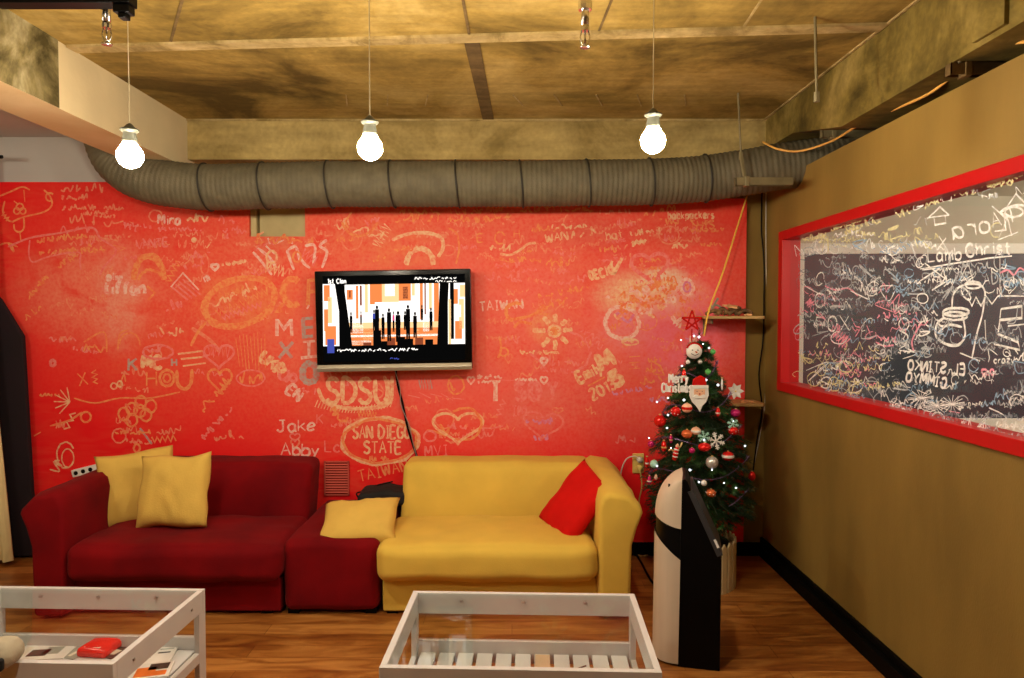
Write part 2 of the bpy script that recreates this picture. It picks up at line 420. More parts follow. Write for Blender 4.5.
# left beam : plastered to the slab joint, raw concrete nearer
YJ = 3.21
bm = bmesh.new(); bx(bm, -2.335, -2.06, YJ, 4.9, 2.548, 3.0, mi=0)
for f in bm.faces:
    if f.normal.length == 0: f.normal_update()
bm.normal_update()
for f in bm.faces:
    if f.calc_center_median().z < 2.56: f.material_index = 1
struct('beam_left', bm, [M['beam_plaster'], M['beam_under']])
bm = bmesh.new(); bx(bm, -2.335, -2.055, -3.0, YJ, 2.548, 3.0); bm.normal_update()
for f in bm.faces:
    if f.calc_center_median().z < 2.56: f.material_index = 1
struct('beam_left_raw', bm, [M['beam_moss'], M['beam_under']])
# back beam
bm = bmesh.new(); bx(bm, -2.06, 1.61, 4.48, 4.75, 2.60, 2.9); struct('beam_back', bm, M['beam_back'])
bm = bmesh.new(); bx(bm, -2.06, 1.61, 4.468, 4.482, CEIL-.012, CEIL+.0); struct('trim_4', bm, M['ceil_light'])
# right beam
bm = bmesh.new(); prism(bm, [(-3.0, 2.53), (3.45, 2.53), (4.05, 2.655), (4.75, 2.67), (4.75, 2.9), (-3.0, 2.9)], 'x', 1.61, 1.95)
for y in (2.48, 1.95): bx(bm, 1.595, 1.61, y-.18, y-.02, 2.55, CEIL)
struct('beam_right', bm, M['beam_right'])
# slab joints
def flat_strip(name, a, b, wid, th, m, zc=CEIL):
    a = Vector(a); b = Vector(b); d = (b-a).normalized(); s = Vector((-d.y, d.x))*wid/2
    bm = bmesh.new(); pts = [(a-s), (b-s), (b+s), (a+s)]
    prism(bm, [(p.x, p.y) for p in pts], 'z', zc-th, zc+.001); return struct(name, bm, m, ceiling)
flat_strip('slab_joint', (-2.05, 3.30), (1.60, 3.055), .075, .012, M['ceil_light'])
flat_strip('timber_strip', (-.185, 3.16), (-.150, 4.48), .07, .005, M['ceil_dark'])
flat_strip('slab_seam', (-1.0, 2.3), (-1.55, 3.22), .012, .004, M['ceil_dark'])
flat_strip('slab_seam', (-.20, 2.2), (-.19, 3.15), .012, .004, M['ceil_dark'])
flat_strip('slab_seam', (.42, 2.2), (.38, 3.12), .010, .004, M['ceil_dark'])
flat_strip('slab_seam', (.95, 2.2), (1.0, 3.08), .010, .004, M['ceil_light'])
flat_strip('edge_batten', (1.60, .3), (1.60, 4.47), .012, .008, M['ceil_light'])
for px in (350, 391, 430, 513, 553, 594, 634, 680):
    p = atz(px, 100, CEIL); d = (p.x*.05)
    flat_strip('tie_wire', (p.x, p.y-.10), (p.x+.01 + (.05 if px > 500 else -.05), p.y+.10), .006, .006, M['ceil_light'])
# partition on the right with its window opening
W0, W1 = 1.30, 4.43; Z0, Z1 = 1.137, 2.135; TH = .085
bm = bmesh.new()
bx(bm, RW, RW+TH, -3.0, 4.75, 0, Z0); bx(bm, RW, RW+TH, -3.0, 4.75, Z1, 2.475)
bx(bm, RW, RW+TH, -3.0, W0, Z0, Z1); bx(bm, RW, RW+TH, W1, 4.75, Z0, Z1)
struct('wall_right', bm, M['wall_brown'])
bm = bmesh.new(); bx(bm, RW-.045, RW-.001, -3.0, 4.70, 0, .075, .004); bx(bm, RW-.02, RW-.001, -3.0, 4.70, .075, .11, .003)
struct('baseboard_right', bm, M['black_base'])
bm = bmesh.new(); bx(bm, -3.9, RW-.05, YB-.02, YB-.001, 0, .09, .004); struct('baseboard_back', bm, M['black_base'])
# window
win = bpy.data.objects.new('window_1', None); C.objects.link(win); win['kind'] = 'structure'; win.location = (RW, W1, Z0)
def wpart(name, bm, m, **k):
    o = obj(name, bm, m, None, **k); o.parent = win; o.matrix_parent_inverse = Matrix.Translation(-win.location); return o
FW = .062
bm = bmesh.new()
bx(bm, RW-.02, RW+TH+.01, W1-FW, W1+.0, Z0, Z1, .003); bx(bm, RW-.02, RW+TH+.01, W0, W0+FW, Z0, Z1, .003)
bx(bm, RW-.021, RW+TH+.01, W0, W1, Z1-FW*.9, Z1, .003); bx(bm, RW-.021, RW+TH+.01, W0, W1, Z0, Z0+FW*.9, .003)
wpart('window_frame', bm, M['red_frame'])
bm = bmesh.new(); bx(bm, RW+.030, RW+.036, W0+FW, W1-FW, Z0+.05, Z1-.05); wpart('pane', bm, M['win_glass'])
GX = RW+.026
# side room seen through the pane
bm = bmesh.new(); bx(bm, RW+TH, 5.2, 4.9, 5.05, 0, CEIL); struct('wall_side_room', bm, M['side_wall'])
bm = bmesh.new(); bx(bm, 5.2, 5.35, -3.0, 5.1, 0, CEIL); struct('wall_side_room_right', bm, M['side_wall'])
bm = bmesh.new(); bx(bm, RW+TH, 5.2, -3.0, 5.1, 2.44, 2.49); struct('ceiling_light_stop', bm, M['side_wall'])  # low ceiling added so side-room light stays out of the gap above
# far side room: white framed blackboard on its back wall
def board(x0, x1, z0, z1, y, f):
    t = thing('blackboard', 'dark blackboard in a thick white frame seen through the chalked window', 'blackboard', (0, 0, 0))
    bm = bmesh.new(); bx(bm, x0, x1, y-.012, y-.001, z0, z1); obj('writing_surface', bm, mat('board_slate', (.022, .035, .065), .5, col2=(.065, .07, .11), scale=1.6), t)
    bm = bmesh.new()
    bx(bm, x0-f, x0, y-.03, y-.001, z0-f, z1+f, .004); bx(bm, x1, x1+f, y-.03, y-.001, z0-f, z1+f, .004)
    bx(bm, x0, x1, y-.03, y-.001, z1, z1+f, .004); bx(bm, x0, x1, y-.03, y-.001, z0-f*1.6, z0, .004)
    obj('frame', bm, M['white_paint'], t); return t
a = at(803, 254, 4.9); b_ = at(940, 418, 4.9)
board(a.x, 4.6, b_.z, a.z, 4.9, .072)

# ------------------------------------------------------------------ lamps
M['bulb'] = emit_mat('lit_bulb', BULB_COL, BULB)
M['socket'] = mat('bulb_socket', (.05, .05, .035), .5)
M['cord'] = mat('lamp_cord', (.50, .42, .25), .6)
def bulb(p, label, cord=.004, group=None):
    t = thing('hanging_bulb', label, 'light bulb', (p.x, p.y, p.z), group=group)
    r = .046
    prof = [(0, -r)] + [(r*cos(a), r*sin(a)) for a in [R(x) for x in range(-75, 46, 15)]] + [(.026, .045), (.022, .052)]
    bm = bmesh.new(); lathe(bm, prof, 24); obj('globe', bm, M['bulb'], t, True)
    bm = bmesh.new(); lathe(bm, [(.0, .046), (.0262, .046), (.027, .056), (.022, .082), (.024, .086), (.032, .092), (.033, .098), (.020, .104), (.010, .116), (.004, .120), (0, .120)], 20)
    obj('socket', bm, M['socket'], t, True)
    bm = bmesh.new(); tube(bm, [(0, 0, .118), (0, 0, CEIL-p.z)], cord/2, 6); obj('cord', bm, M['cord'], t)
    bm = bmesh.new(); lathe(bm, [(0, CEIL-p.z-.03), (.02, CEIL-p.z-.03), (.03, CEIL-p.z-.01), (.03, CEIL-p.z)], 12); obj('ceiling_cap', bm, M['socket'], t, True)
    return t
t0 = bulb(at(130, 156, 2.62), 'lit globe bulb hanging before the pale left beam, leftmost of three')
for px, py, lb in ((370, 148, 'lit globe bulb hanging in the middle, above the television'), (653, 141, 'lit globe bulb hanging on the right, toward the partition wall')):
    o = copy_tree(t0); o.location = at(px, py, 2.62); o['label'] = lb
for i, (x, y) in enumerate(((-1.3, 1.1), (-3.1, 2.2))):
    o = copy_tree(t0); o.location = (x, y, 2.26); o['label'] = 'lit globe bulb hanging nearer the camera, outside the frame'; o['group'] = 'bulbs outside the frame'
o = copy_tree(t0); o.location = (3.2, 2.9, 2.10); o['label'] = 'unseen globe bulb added to light the side room'  # unseen bulbs added to brighten the side room behind the pane
for ch in o.children:
    if ch.name.startswith(('cord', 'ceiling_cap')): bpy.data.objects.remove(ch)
for x, y in ((2.5, 4.1), (2.5, 1.0)):
    q = copy_tree(o); q.location = (x if y < 2 else 4.6, y, 2.10); q['group'] = 'added side room bulbs'
o['group'] = 'added side room bulbs'

# ------------------------------------------------------------------ services on the ceiling
dk = thing('flexible_duct', 'fat grey-brown ribbed flexible duct slung along the top of the red wall', 'duct', (0, 0, 0))
DY = 4.31; DR = .140
ctrl = [(-2.485, DY+.06, 2.95), (-2.485, DY+.05, 2.78), (-2.47, DY+.03, 2.66), (-2.39, DY+.02, 2.53), (-2.22, DY, 2.44)]
ctrl += [at(px, py, DY) for px, py in ((200, 187), (265, 186), (330, 184.5), (393, 184), (458, 184), (522, 184), (588, 183), (650, 182), (700, 179))]
ctrl += [at(742, 173, 4.27), at(785, 166, 4.22), at(835, 160, 4.18), at(890, 152, 4.2)]
path = smooth_pts(ctrl, 44)
# resample evenly
def resample(pts, step):
    out = [pts[0]]; acc = 0
    for a, b in zip(pts, pts[1:]):
        l = (b-a).length; pos = step-acc
        while pos <= l: out.append(a.lerp(b, pos/l)); pos += step
        acc = (acc + l) % step if False else (l - (pos-step))
    return out
path = resample(path, .0075)
bm = bmesh.new()
rad = [DR*(1 + .017*sin(i*.0075/.030*2*pi)) * (1 - .012) for i in range(len(path))]
tube(bm, path, DR, 36, True, rad)
for v in bm.verts: v.co += noise.noise_vector(v.co*6)*.004
obj('duct_hose', bm, M['duct'], dk, True)
M['band'] = mat('duct_band', (.02, .016, .010), .6)
for px in (207, 265, 330, 393, 458, 522, 588, 650, 705):
    x = at(px, 184, DY).x; c = min(path, key=lambda p: abs(p.x-x) + (0 if p.z < 2.6 else 5))
    i = path.index(c); bm = bmesh.new(); tl = -.012
    ring = [(c + Vector((tl*sin(a), cos(a)*(DR+.0035), sin(a)*(DR+.0035)))) for a in [2*pi*k/40 for k in range(41)]]
    tube(bm, ring, .0055, 6); obj('strap_band', bm, M['band'], dk, True)

def rod(name, label, pts, r, m, cat, extra=None):
    t = thing(name, label, cat, pts[0]); bm = bmesh.new(); tube(bm, [Vector(p)-Vector(pts[0]) for p in pts], r, 8); obj('rod', bm, m, t)
    bm = bmesh.new(); e = Vector(pts[-1])-Vector(pts[0]); lathe(bm, [(0, -.02), (r*2.1, -.02), (r*2.1, .02), (0, .02)], 6, e); obj('nut', bm, m, t)
    return t
p = atz(815, 17, CEIL)
rod('threaded_rod', 'thin threaded rod hanging from ceiling before the right beam', [(p.x, p.y, CEIL), (p.x+.012, p.y, at(818, 97, p.y).z)], .006, M['steel'], 'rod')
p = atz(738, 93, CEIL); e = at(741, 156, p.y)
t = rod('threaded_rod', 'thin threaded rod hanging from ceiling at the right end of duct', [(p.x, p.y, CEIL), (e.x, p.y, e.z)], .006, M['steel'], 'rod')
bm = bmesh.new(); q = at(746, 184, p.y)-Vector((p.x, p.y, CEIL)); e2 = e - Vector((p.x, p.y, CEIL)); tube(bm, [e2, (e2+q)/2, q], .012, 6); obj('strap', bm, M['steel'], t)
def strut(label, x0, x1, y, z, m=M['steel']):
    t = thing('strut_channel', label, 'bracket', (x0, y, z)); bm = bmesh.new()
    L = x1-x0
    bx(bm, 0, L, -.02, .02, .018, .022); bx(bm, 0, L, -.02, -.016, -.02, .018); bx(bm, 0, L, .016, .02, -.02, .018); bx(bm, 0, .004, -.02, .02, -.02, .02)
    ch_ = obj('channel', bm, m, t); bm = bmesh.new(); bx(bm, .05, .075, -.026, .026, -.026, .028, .003); obj('clamp', bm, m, ch_); return t
q = at(735, 182, 3.93); strut('steel channel bracket under the right end of the duct', q.x, 1.56, 3.93, q.z)
q = at(822, 131, 3.72); strut('steel channel bracket beneath the far part of the right beam', 1.655, 2.1, 3.78, q.z)
q = at(944, 60, 2.6)
t = strut('dark channel bracket under the near part of the right beam', 1.60, 1.95, 2.60, 2.505, M['ceil_dark'])
bm = bmesh.new(); tube(bm, [(.03, -.02, .02), (.03, -.02, CEIL-2.505)], .006, 8); obj('rod', bm, M['steel'], t)

# sprinkler drops
def sprinkler(px, py, Y, label):
    b = at(px, py, Y); t = thing('sprinkler', label, 'sprinkler', b)
    bm = bmesh.new(); tube(bm, [(0, 0, .075), (0, 0, .12), (0, 0, CEIL-b.z)], .014, 12); obj('drop_pipe', bm, M['chrome'], t, True)
    bm = bmesh.new(); lathe(bm, [(0, .135), (.024, .135), (.025, .150), (.025, .165), (.020, .175), (0, .175)], 8); obj('pipe_coupling', bm, M['chrome'], t); bm = bmesh.new(); lathe(bm, [(0, .062), (.015, .062), (.016, .075), (.013, .085), (0, .085)], 12)
    obj('pipe_fitting', bm, M['chrome'], t)
    bm = bmesh.new()
    for s in (-1, 1): tube(bm, [(s*.012, 0, .062), (s*.017, 0, .040), (s*.010, 0, .018), (0, 0, .012)], .0025, 6)
    lathe(bm, [(0, .006), (.018, .004), (.019, .008), (.006, .014), (0, .014)], 14); tube(bm, [(0, 0, .014), (0, 0, .064)], .004, 8)
    obj('sprinkler_head', bm, M['chrome'], t, True)
    return t
sprinkler(107, 46, 2.5, 'chrome sprinkler drop above the left beam, beside the black track')
sprinkler(585, 49, 2.5, 'chrome sprinkler drop right of centre on the bare ceiling')
# black lighting track
a = at(10, 6, 2.42); b_ = at(150, 0, 2.50)
t = thing('lighting_track', 'black lighting track along the ceiling at the top left corner', 'lighting track', a)
bm = bmesh.new(); bx(bm, -.05, .42, -.03, .03, 0.0, CEIL-a.z, .004); obj('track', bm, M['black'], t)
bm = bmesh.new(); bx(bm, .36, .415, -.022, .022, -.028, .0, .004); bx(bm, .375, .402, -.018, .018, -.045, -.028, .004); obj('adapter', bm, M['black'], t)

# orange cable above the partition and cables in the corner
def cable(name, label, pts, r, m, cat='cable', per=8):
    o = tag(obj(name, cable_bm(pts, r, per), m, None, True), label, cat); return o
def cable_bm(pts, r, per=8):
    bm = bmesh.new(); tube(bm, smooth_pts(pts, per), r, 6); return bm
cable('orange_cable', 'slack orange cable looping over the partition under the right beam',
      [at(763, 142, 4.12), at(778, 149, 4.0), at(800, 151, 3.95)] + [atx(px, py, 1.72) for px, py in ((832, 141), (862, 123), (900, 107), (930, 93), (958, 72), (985, 55), (1010, 44), (1040, 41))], .0062, M['orange_cable'])
cable('corner_cable', 'thin black cable running down the corner right of the shelves', [at(px, py, 4.685) for px, py in ((762, 192), (761.5, 230), (764, 262), (764, 300), (763, 340), (759, 375), (762, 410), (757, 440), (752, 480))], .005, M['black'])
cable('corner_wire', 'thin pale wire beside the black corner cable', [at(px, py, 4.69) for px, py in ((766, 192), (766, 260), (767, 320), (765, 400), (759, 440), (753, 470))], .0028, M['white_cable'])
cable('yellow_rope', 'thin yellow rope slanting from the duct down to the tree top', [at(747, 196, 4.50), at(737, 228, 4.48), at(722, 275, 4.44), at(709, 310, 4.40), at(704, 336, 4.36)], .0055, M['yellow_rope'])

# ------------------------------------------------------------------ corner shelves
def shelf(px0, px1, py, label, depth=.26):
    a = at(px0, py, 4.40); b_ = at(px1, py, 4.42)
    t = thing('corner_shelf', label, 'shelf', (a.x, 4.42, a.z))
    x1 = b_.x-a.x+.02
    bm = bmesh.new(); prism(bm, [(0, .0), (.02, -.012), (b_.x-a.x, -.012), (x1+.0, .02), (x1, .235), (0, .235)], 'z', -.018, 0, .002, 1); obj('board', bm, M['wood'], t)
    bm = bmesh.new(); bx(bm, .05, .065, .05, .235, -.05, -.018, .002); bx(bm, .05, .065, .22, .235, -.12, -.05, .002); obj('bracket', bm, M['steel'], t)
    return t
sh = shelf(706, 763, 316, 'narrow wooden corner shelf holding driftwood, above the tree')
sh2 = shelf(733, 763, 404, 'lower narrow wooden corner shelf half hidden by the tree')
# things on the upper shelf
zs = at(706, 316, 4.42).z
M['drift'] = mat('driftwood', (.32, .17, .06), .8, col2=(.05, .025, .012), scale=24, bump=.5, bscale=30)
M['shell_c'] = mat('shell', (.75, .40, .18), .7, var=.3, scale=30)
o = thing('driftwood', 'gnarled dark driftwood lying on the upper corner shelf', 'driftwood', (at(708, 316, 4.46).x, 4.50, zs))
bm = bmesh.new(); random.seed(3)
for k in range(9):
    x0 = random.uniform(.0, .22); tube(bm, smooth_pts([(x0, random.uniform(-.03, .03), .012), (x0+.05, random.uniform(-.03, .03), .03+random.random()*.03), (x0+random.uniform(.03, .10), random.uniform(-.03, .03), .018)], 5), .012, 7, True, None)
obj('branch', bm, M['drift'], o, True)
bm = bmesh.new()
tube(bm, smooth_pts([(.03, 0, .03), (.06, 0, .09), (.075, 0, .115)], 5), .008, 6); tube(bm, smooth_pts([(.03, 0, .06), (.07, .01, .07), (.10, 0, .05)], 5), .007, 6); obj('twig', bm, mat('twig_grey', (.30, .26, .20), .8), o, True)
def starfish(loc, r, rz, label, tilt):
    bm = bmesh.new()
    pts = [(r*(1 if k % 2 == 0 else .42)*cos(2*pi*k/10), r*(1 if k % 2 == 0 else .42)*sin(2*pi*k/10)) for k in range(10)]
    prism(bm, pts, 'z', 0, .014, .005, 2); return tag(obj('starfish', bm, M['shell_c'], None, True, loc, (tilt, 0, rz)), label, 'starfish')
sx = at(735, 300, 4.5).x
starfish((at(731, 303, 4.46).x, 4.47, zs+.055), .055, .3, 'orange starfish lying on the driftwood on the upper shelf', .25)
starfish((at(749, 315, 4.46).x, 4.47, zs+.001), .03, .3, 'small orange starfish at the right of the upper shelf', 0)
z2 = at(740, 404, 4.42).z
starfish((at(748, 402, 4.46).x, 4.48, z2+.001), .045, .8, 'orange starfish lying on the lower corner shelf', 0)

# ------------------------------------------------------------------ television
tv = at(394.5, 320, 4.55); TW, THh = 1.005, .645
tvt = t = thing('television', 'black flat television with silver speaker bar, hung tilted on the red wall', 'television', tv, rot=(0, R(-1.0), 0))
bm = bmesh.new(); bx(bm, -TW/2, TW/2, -.035, .035, -THh/2+.0, THh/2, .006)
bm.normal_update(); obj('housing', bm, M['black_gloss'], t)
EX = .20
bm = bmesh.new(); bx(bm, -.22, .22, .035, .105, -.2, .2, .004); obj('wall_mount', bm, M['black'], t)
bm = bmesh.new(); prism(bm, [(-.040, -THh/2-.005), (-.046, -THh/2+.018), (-.036, -THh/2+.040), (.0, -THh/2+.040), (.0, -THh/2-.005)], 'x', -TW/2+.003, TW/2-.003, .003, 2); obj('speaker_bar', bm, mat('silver_bar', (.42, .38, .30), .35, metal=.6, var=.05), t)
# picture: pixel coordinates of the photo mapped on the screen plane
def sp(px, py, d=0.0):
    return Vector(((px-394.5)/FPX*4.51*1.0 + (py-320)*-.0001, -.0365-d, (320-py)/FPX*4.51))
def tvpoly(bm, pts, d, mi):
    vs = [bm.verts.new(sp(px, py, d)) for px, py in pts]; f = bm.faces.new(vs); f.material_index = mi; return f
tm = [emit_mat('tv_black', (.002, .002, .002), EX), emit_mat('tv_white', (1, .93, .86), EX*1.2), emit_mat('tv_orange', (.80, .22, .06), EX),
      emit_mat('tv_cream', (1, .60, .28), EX), emit_mat('tv_brown', (.22, .05, .02), EX), emit_mat('tv_blue', (.05, .07, .35), EX), emit_mat('tv_pink', (.7, .06, .2), EX)]
bm = bmesh.new()
def q4(x0, x1, y0, y1, d, mi, sk=0): tvpoly(bm, [(x0, y1), (x1, y1), (x1+sk, y0), (x0+sk, y0)][::1], d, mi)
q4(324, 466, 275, 361, .0002, 0)
q4(324, 340, 283, 345, .0004, 1, 0); q4(325, 331, 284, 300, .0006, 2); q4(326, 337, 325, 344, .0006, 2); q4(329, 333, 296, 322, .0006, 3); q4(325, 329, 308, 330, .0007, 2)
q4(346, 441, 284, 345, .0004, 1)
for x0, x1, y0, y1, m_ in ((348, 354, 289, 299, 2), (350, 352, 290, 297, 4), (357, 359.5, 285, 318, 2), (361, 363, 285, 305, 4), (366, 369, 284, 312, 3), (371, 376, 284, 304, 2), (376, 383, 284, 302, 2), (383, 400, 284, 302, 3), (386, 396, 284, 296, 1), (400, 412, 284, 301, 2),
                           (404, 409, 287, 299, 4), (413, 416, 284, 296, 3), (421, 424, 284, 320, 2), (425.5, 427, 284, 315, 4), (430, 433, 284, 310, 3), (435, 440, 284, 322, 2), (346, 441, 322, 328, 3), (346, 441, 328, 345, 2),
                           (352, 364, 318, 333, 1), (364, 374, 326, 340, 3), (346, 441, 334.5, 336.5, 1), (374, 384, 318, 334, 3), (352, 372, 340, 344, 1), (415, 420, 322, 340, 3), (424, 430, 322, 332, 1)):
    q4(x0, x1, y0, y1, .0006, m_)
for x, y0 in ((378, 330), (392, 338), (402, 337), (410, 339), (420, 338), (430, 340), (385, 341), (368, 342)): q4(x-4, x+4, y0, 345, .0008, 0 if x % 4 else 4)
tvpoly(bm, [(345, 345), (353, 345), (345, 283), (336, 283)], .0009, 0)
tvpoly(bm, [(438, 345), (447, 345), (450, 283), (441, 283)], .0009, 0)
q4(449, 466, 284, 345, .0004, 1)
for x0, x1, y0, y1, m_ in ((451, 455, 284, 340, 0), (455, 459, 290, 305, 2), (460, 465, 300, 330, 3), (456, 463, 322, 340, 2), (449.5, 452, 300, 345, 3), (461, 466, 286, 298, 3), (457, 462, 306, 318, 1)): q4(x0, x1, y0, y1, .0006, m_)
# people in the picture
for x, top, bot, w_, m_ in ((352, 311, 332, 3.0, 0), (362, 310, 324, 2, 4), (375, 309, 330, 3, 5), (378, 305, 341, 4.6, 0), (384, 313, 339, 3.4, 0), (390, 308, 341, 4.6, 0), (394.5, 311, 332, 2.2, 6), (399, 311, 342, 5.4, 0), (406, 311, 330, 3, 0), (409, 305, 341, 4.6, 0), (416, 312, 338, 4.0, 0), (423, 305, 321, 2.6, 0), (432, 308, 331, 3.4, 0)):
    d = .0010; h = bot-top
    tvpoly(bm, [(x+w_*.28*cos(a), top+2+2*sin(a)) for a in [2*pi*k/8 for k in range(8)][::-1]], d, 0)
    tvpoly(bm, [(x-w_*.5, top+h*.45), (x+w_*.5, top+h*.45), (x+w_*.45, top+4), (x-w_*.45, top+4)], d, m_)
    tvpoly(bm, [(x-w_*.42, bot), (x-w_*.05, bot), (x+w_*.1, top+h*.45), (x-w_*.45, top+h*.45)], d, 0)
    tvpoly(bm, [(x+w_*.08, bot), (x+w_*.42, bot), (x+w_*.45, top+h*.45), (x-.1*w_, top+h*.45)], d, 0)
bm.normal_update()
for f in bm.faces:
    if f.normal.y > 0: f.normal_flip()
q4(328, 335, 338, 352, .0011, 5)
scr = obj('screen', bm, tm, t)
def tvline(bm, pts, w_, mi):
    for (a, b), (c, d) in zip(pts, pts[1:]):
        n = math.hypot(c-a, d-b) or 1; nx, ny = -(d-b)/n*w_/2, (c-a)/n*w_/2
        f = tvpoly(bm, [(a+nx, b+ny), (a-nx, b-ny), (c-nx, d-ny), (c+nx, d+ny)], .0012, mi)
        f.normal_update()
        if f.normal.y > 0: f.normal_flip()

# ------------------------------------------------------------------ stroke lettering
FONT = {
 'A': '0,0 2,6 4,0|1,2.2 3,2.2', 'B': '0,0 0,6 2.6,6 3.2,4.8 2.6,3.3 0,3.2|2.6,3.3 3.7,1.8 2.8,0 0,0', 'C': '3.8,5 2.6,6 1,5.7 0,3.8 .2,1.5 1.4,0 3,0 4,1', 'D': '0,0 0,6 2,5.8 3.8,4.2 3.8,1.8 2,.1 0,0',
 'E': '3.6,6 0,6 0,0 3.7,0|0,3.1 3,3.1', 'F': '3.6,6 0,6 0,0|0,3.1 2.8,3.1', 'G': '3.8,5 2.6,6 1,5.7 0,3.8 .2,1.5 1.4,0 3.2,.2 4,1.4 4,2.7 2.4,2.7', 'H': '0,0 0,6|4,0 4,6|0,3 4,3', 'I': '1.5,0 1.5,6|.4,6 2.6,6|.4,0 2.6,0',
 'J': '3,6 3,1.4 2.2,.1 .9,.1 .1,1.2|1.4,6 4.2,6', 'K': '0,0 0,6|3.8,6 0,2.8|1.2,3.6 4,0', 'L': '0,6 0,0 3.6,0', 'M': '0,0 .4,6 2.2,2 4,6 4.5,0', 'N': '0,0 0,6 3.8,0 3.8,6', 'O': '2,6 .6,5.2 0,3 .6,.8 2,0 3.4,.8 4,3 3.4,5.2 2,6',
 'P': '0,0 0,6 2.8,5.9 3.6,4.6 2.8,3.1 0,2.9', 'Q': '2,6 .6,5.2 0,3 .6,.8 2,0 3.4,.8 4,3 3.4,5.2 2,6|2.6,1.4 4.2,-.4', 'R': '0,0 0,6 2.8,5.9 3.6,4.6 2.8,3.1 0,2.9|1.4,2.9 3.9,0', 'S': '3.6,5.2 2.4,6 .8,5.7 .3,4.5 1.2,3.4 2.9,2.7 3.7,1.5 2.8,.2 1.2,0 0,1',
 'T': '2,0 2,6|0,6 4,6', 'U': '0,6 .2,1.5 1.4,0 2.8,.1 3.8,1.5 4,6', 'V': '0,6 2,0 4,6', 'W': '0,6 1.2,0 2.4,4.5 3.6,0 4.8,6', 'X': '0,0 4,6|0,6 4,0', 'Y': '0,6 2,3 4,6|2,3 2,0', 'Z': '0,6 3.8,6 0,0 4,0',
 'a': '3,3.6 1.2,4 .1,2.4 .5,.4 1.8,0 3,1.6 3,3.8 3.1,.4 3.6,0', 'b': '0,6 0,0|0,2.6 1.4,4 3,3 3,1 1.6,0 0,.8', 'c': '3,3.4 1.4,4 .2,2.6 .4,.6 1.8,0 3,.7', 'd': '3,6 3,0|3,2.8 1.6,4 .1,2.8 .3,.6 1.6,0 3,1', 'e': '.2,2 3,2.3 2.6,3.8 1.2,4 .1,2.2 .6,.3 2,0 3,.8',
 'f': '3,5.6 2,6 1.3,5 1.3,0|.2,3.8 2.6,3.8', 'h': '0,6 0,0|0,2.6 1.5,4 2.8,3 2.9,0', 'i': '.8,4 .8,0|.8,5.4 .9,5.6', 'k': '0,6 0,0|2.8,4 0,1.8|.9,2.4 3,0', 'l': '.8,6 .8,0', 'm': '0,4 0,0|0,2.8 1,4 1.9,3 1.9,0|1.9,2.8 3,4 3.8,3 3.9,0', 'n': '0,4 0,0|0,2.6 1.5,4 2.8,3 2.9,0',
 'o': '1.5,4 .2,3 .1,1 1.4,0 2.8,.9 2.9,3 1.5,4', 'p': '0,4 0,-2|0,2.6 1.4,4 3,3 3,1 1.6,0 0,.8', 'q': '3,4 3,-2|3,2.8 1.6,4 .1,2.8 .3,.6 1.6,0 3,1', 'r': '0,4 0,0|0,2.4 1,3.8 2.4,3.9', 's': '2.6,3.4 1.4,4 .3,3.2 1.4,2.1 2.7,1.2 1.6,0 .1,.6', 't': '1.3,6 1.3,.8 2.4,0|.1,4 2.7,4',
 'u': '0,4 .1,.9 1.2,0 2.7,1.2 2.8,4 2.9,0', 'v': '0,4 1.4,0 2.8,4', 'w': '0,4 .9,0 1.9,3.2 2.8,0 3.8,4', 'y': '0,4 1.5,.6|3,4 1.5,.2 .3,-2', 'g': '3,3.6 1.4,4 .1,2.6 .6,.6 2,.2 3,1.8 3,4 2.8,-1 1.4,-2 .2,-1.3', 'x': '0,0 3,4|0,4 3,0', 'z': '0,4 3,4 0,0 3,0',
 '0': '2,6 .6,5.2 0,3 .6,.8 2,0 3.4,.8 4,3 3.4,5.2 2,6', '1': '.6,4.8 1.8,6 1.8,0', '2': '.2,4.8 1.4,6 3.2,5.6 3.4,4 0,0 3.9,0', '3': '.2,5.2 1.6,6 3.3,5.2 3.1,3.6 1.4,3.2 3.4,2.6 3.6,1 1.8,0 .1,.8', '4': '3,0 3,6 0,2 4,2', '5': '3.6,6 .5,6 .3,3.5 2.4,3.8 3.7,2.2 2.6,.1 .2,.5', '6': '3,6 .8,4 .1,1.8 1.6,0 3.4,1 3.2,2.8 1.4,3.4 .2,2', '7': '0,6 4,6 1.4,0', '8': '2,6 .6,5 2,3.2 3.6,1.4 2,0 .4,1.4 2,3.2 3.4,5 2,6',
 '.': '.4,0 .6,.3', '!': '.8,6 .8,1.8|.8,.3 .9,0', '-': '.4,3 3,3', "'": '.6,6 .4,4.8', ' ': ''}
rg = random.Random(5)
TVTEXT = True
def glyphs(text, h, track=1.25, jit=.18, wsc=1.0, rnd=None):
    """list of polylines in text space, baseline at 0, cap height h"""
    rnd = rnd or rg; out = []; x = 0; s = h/6
    for ch in text:
        g = FONT.get(ch, ''); wd = 0; jy = rnd.uniform(-jit, jit)*1.5
        for st in g.split('|'):
            if not st.strip(): continue
            pl = [tuple(float(k) for k in a.split(',')) for a in st.split()]
            wd = max(wd, max(a[0] for a in pl))
            out.append([((x + (a[0]+rnd.uniform(-jit, jit))*wsc)*s, (a[1]+jy+rnd.uniform(-jit, jit))*s) for a in pl])
        x += (wd if g else 2.4)*wsc + track
    return out, x*s
bm = bmesh.new()
for txt, x, y, h in (('1st Clan', 329, 282.5, 4.6),):
    for pl in glyphs(txt, h, 1.0, .02, .8, random.Random(2))[0]: tvline(bm, [(x+a, y-b) for a, b in pl], .9, 1)
rq = random.Random(4)
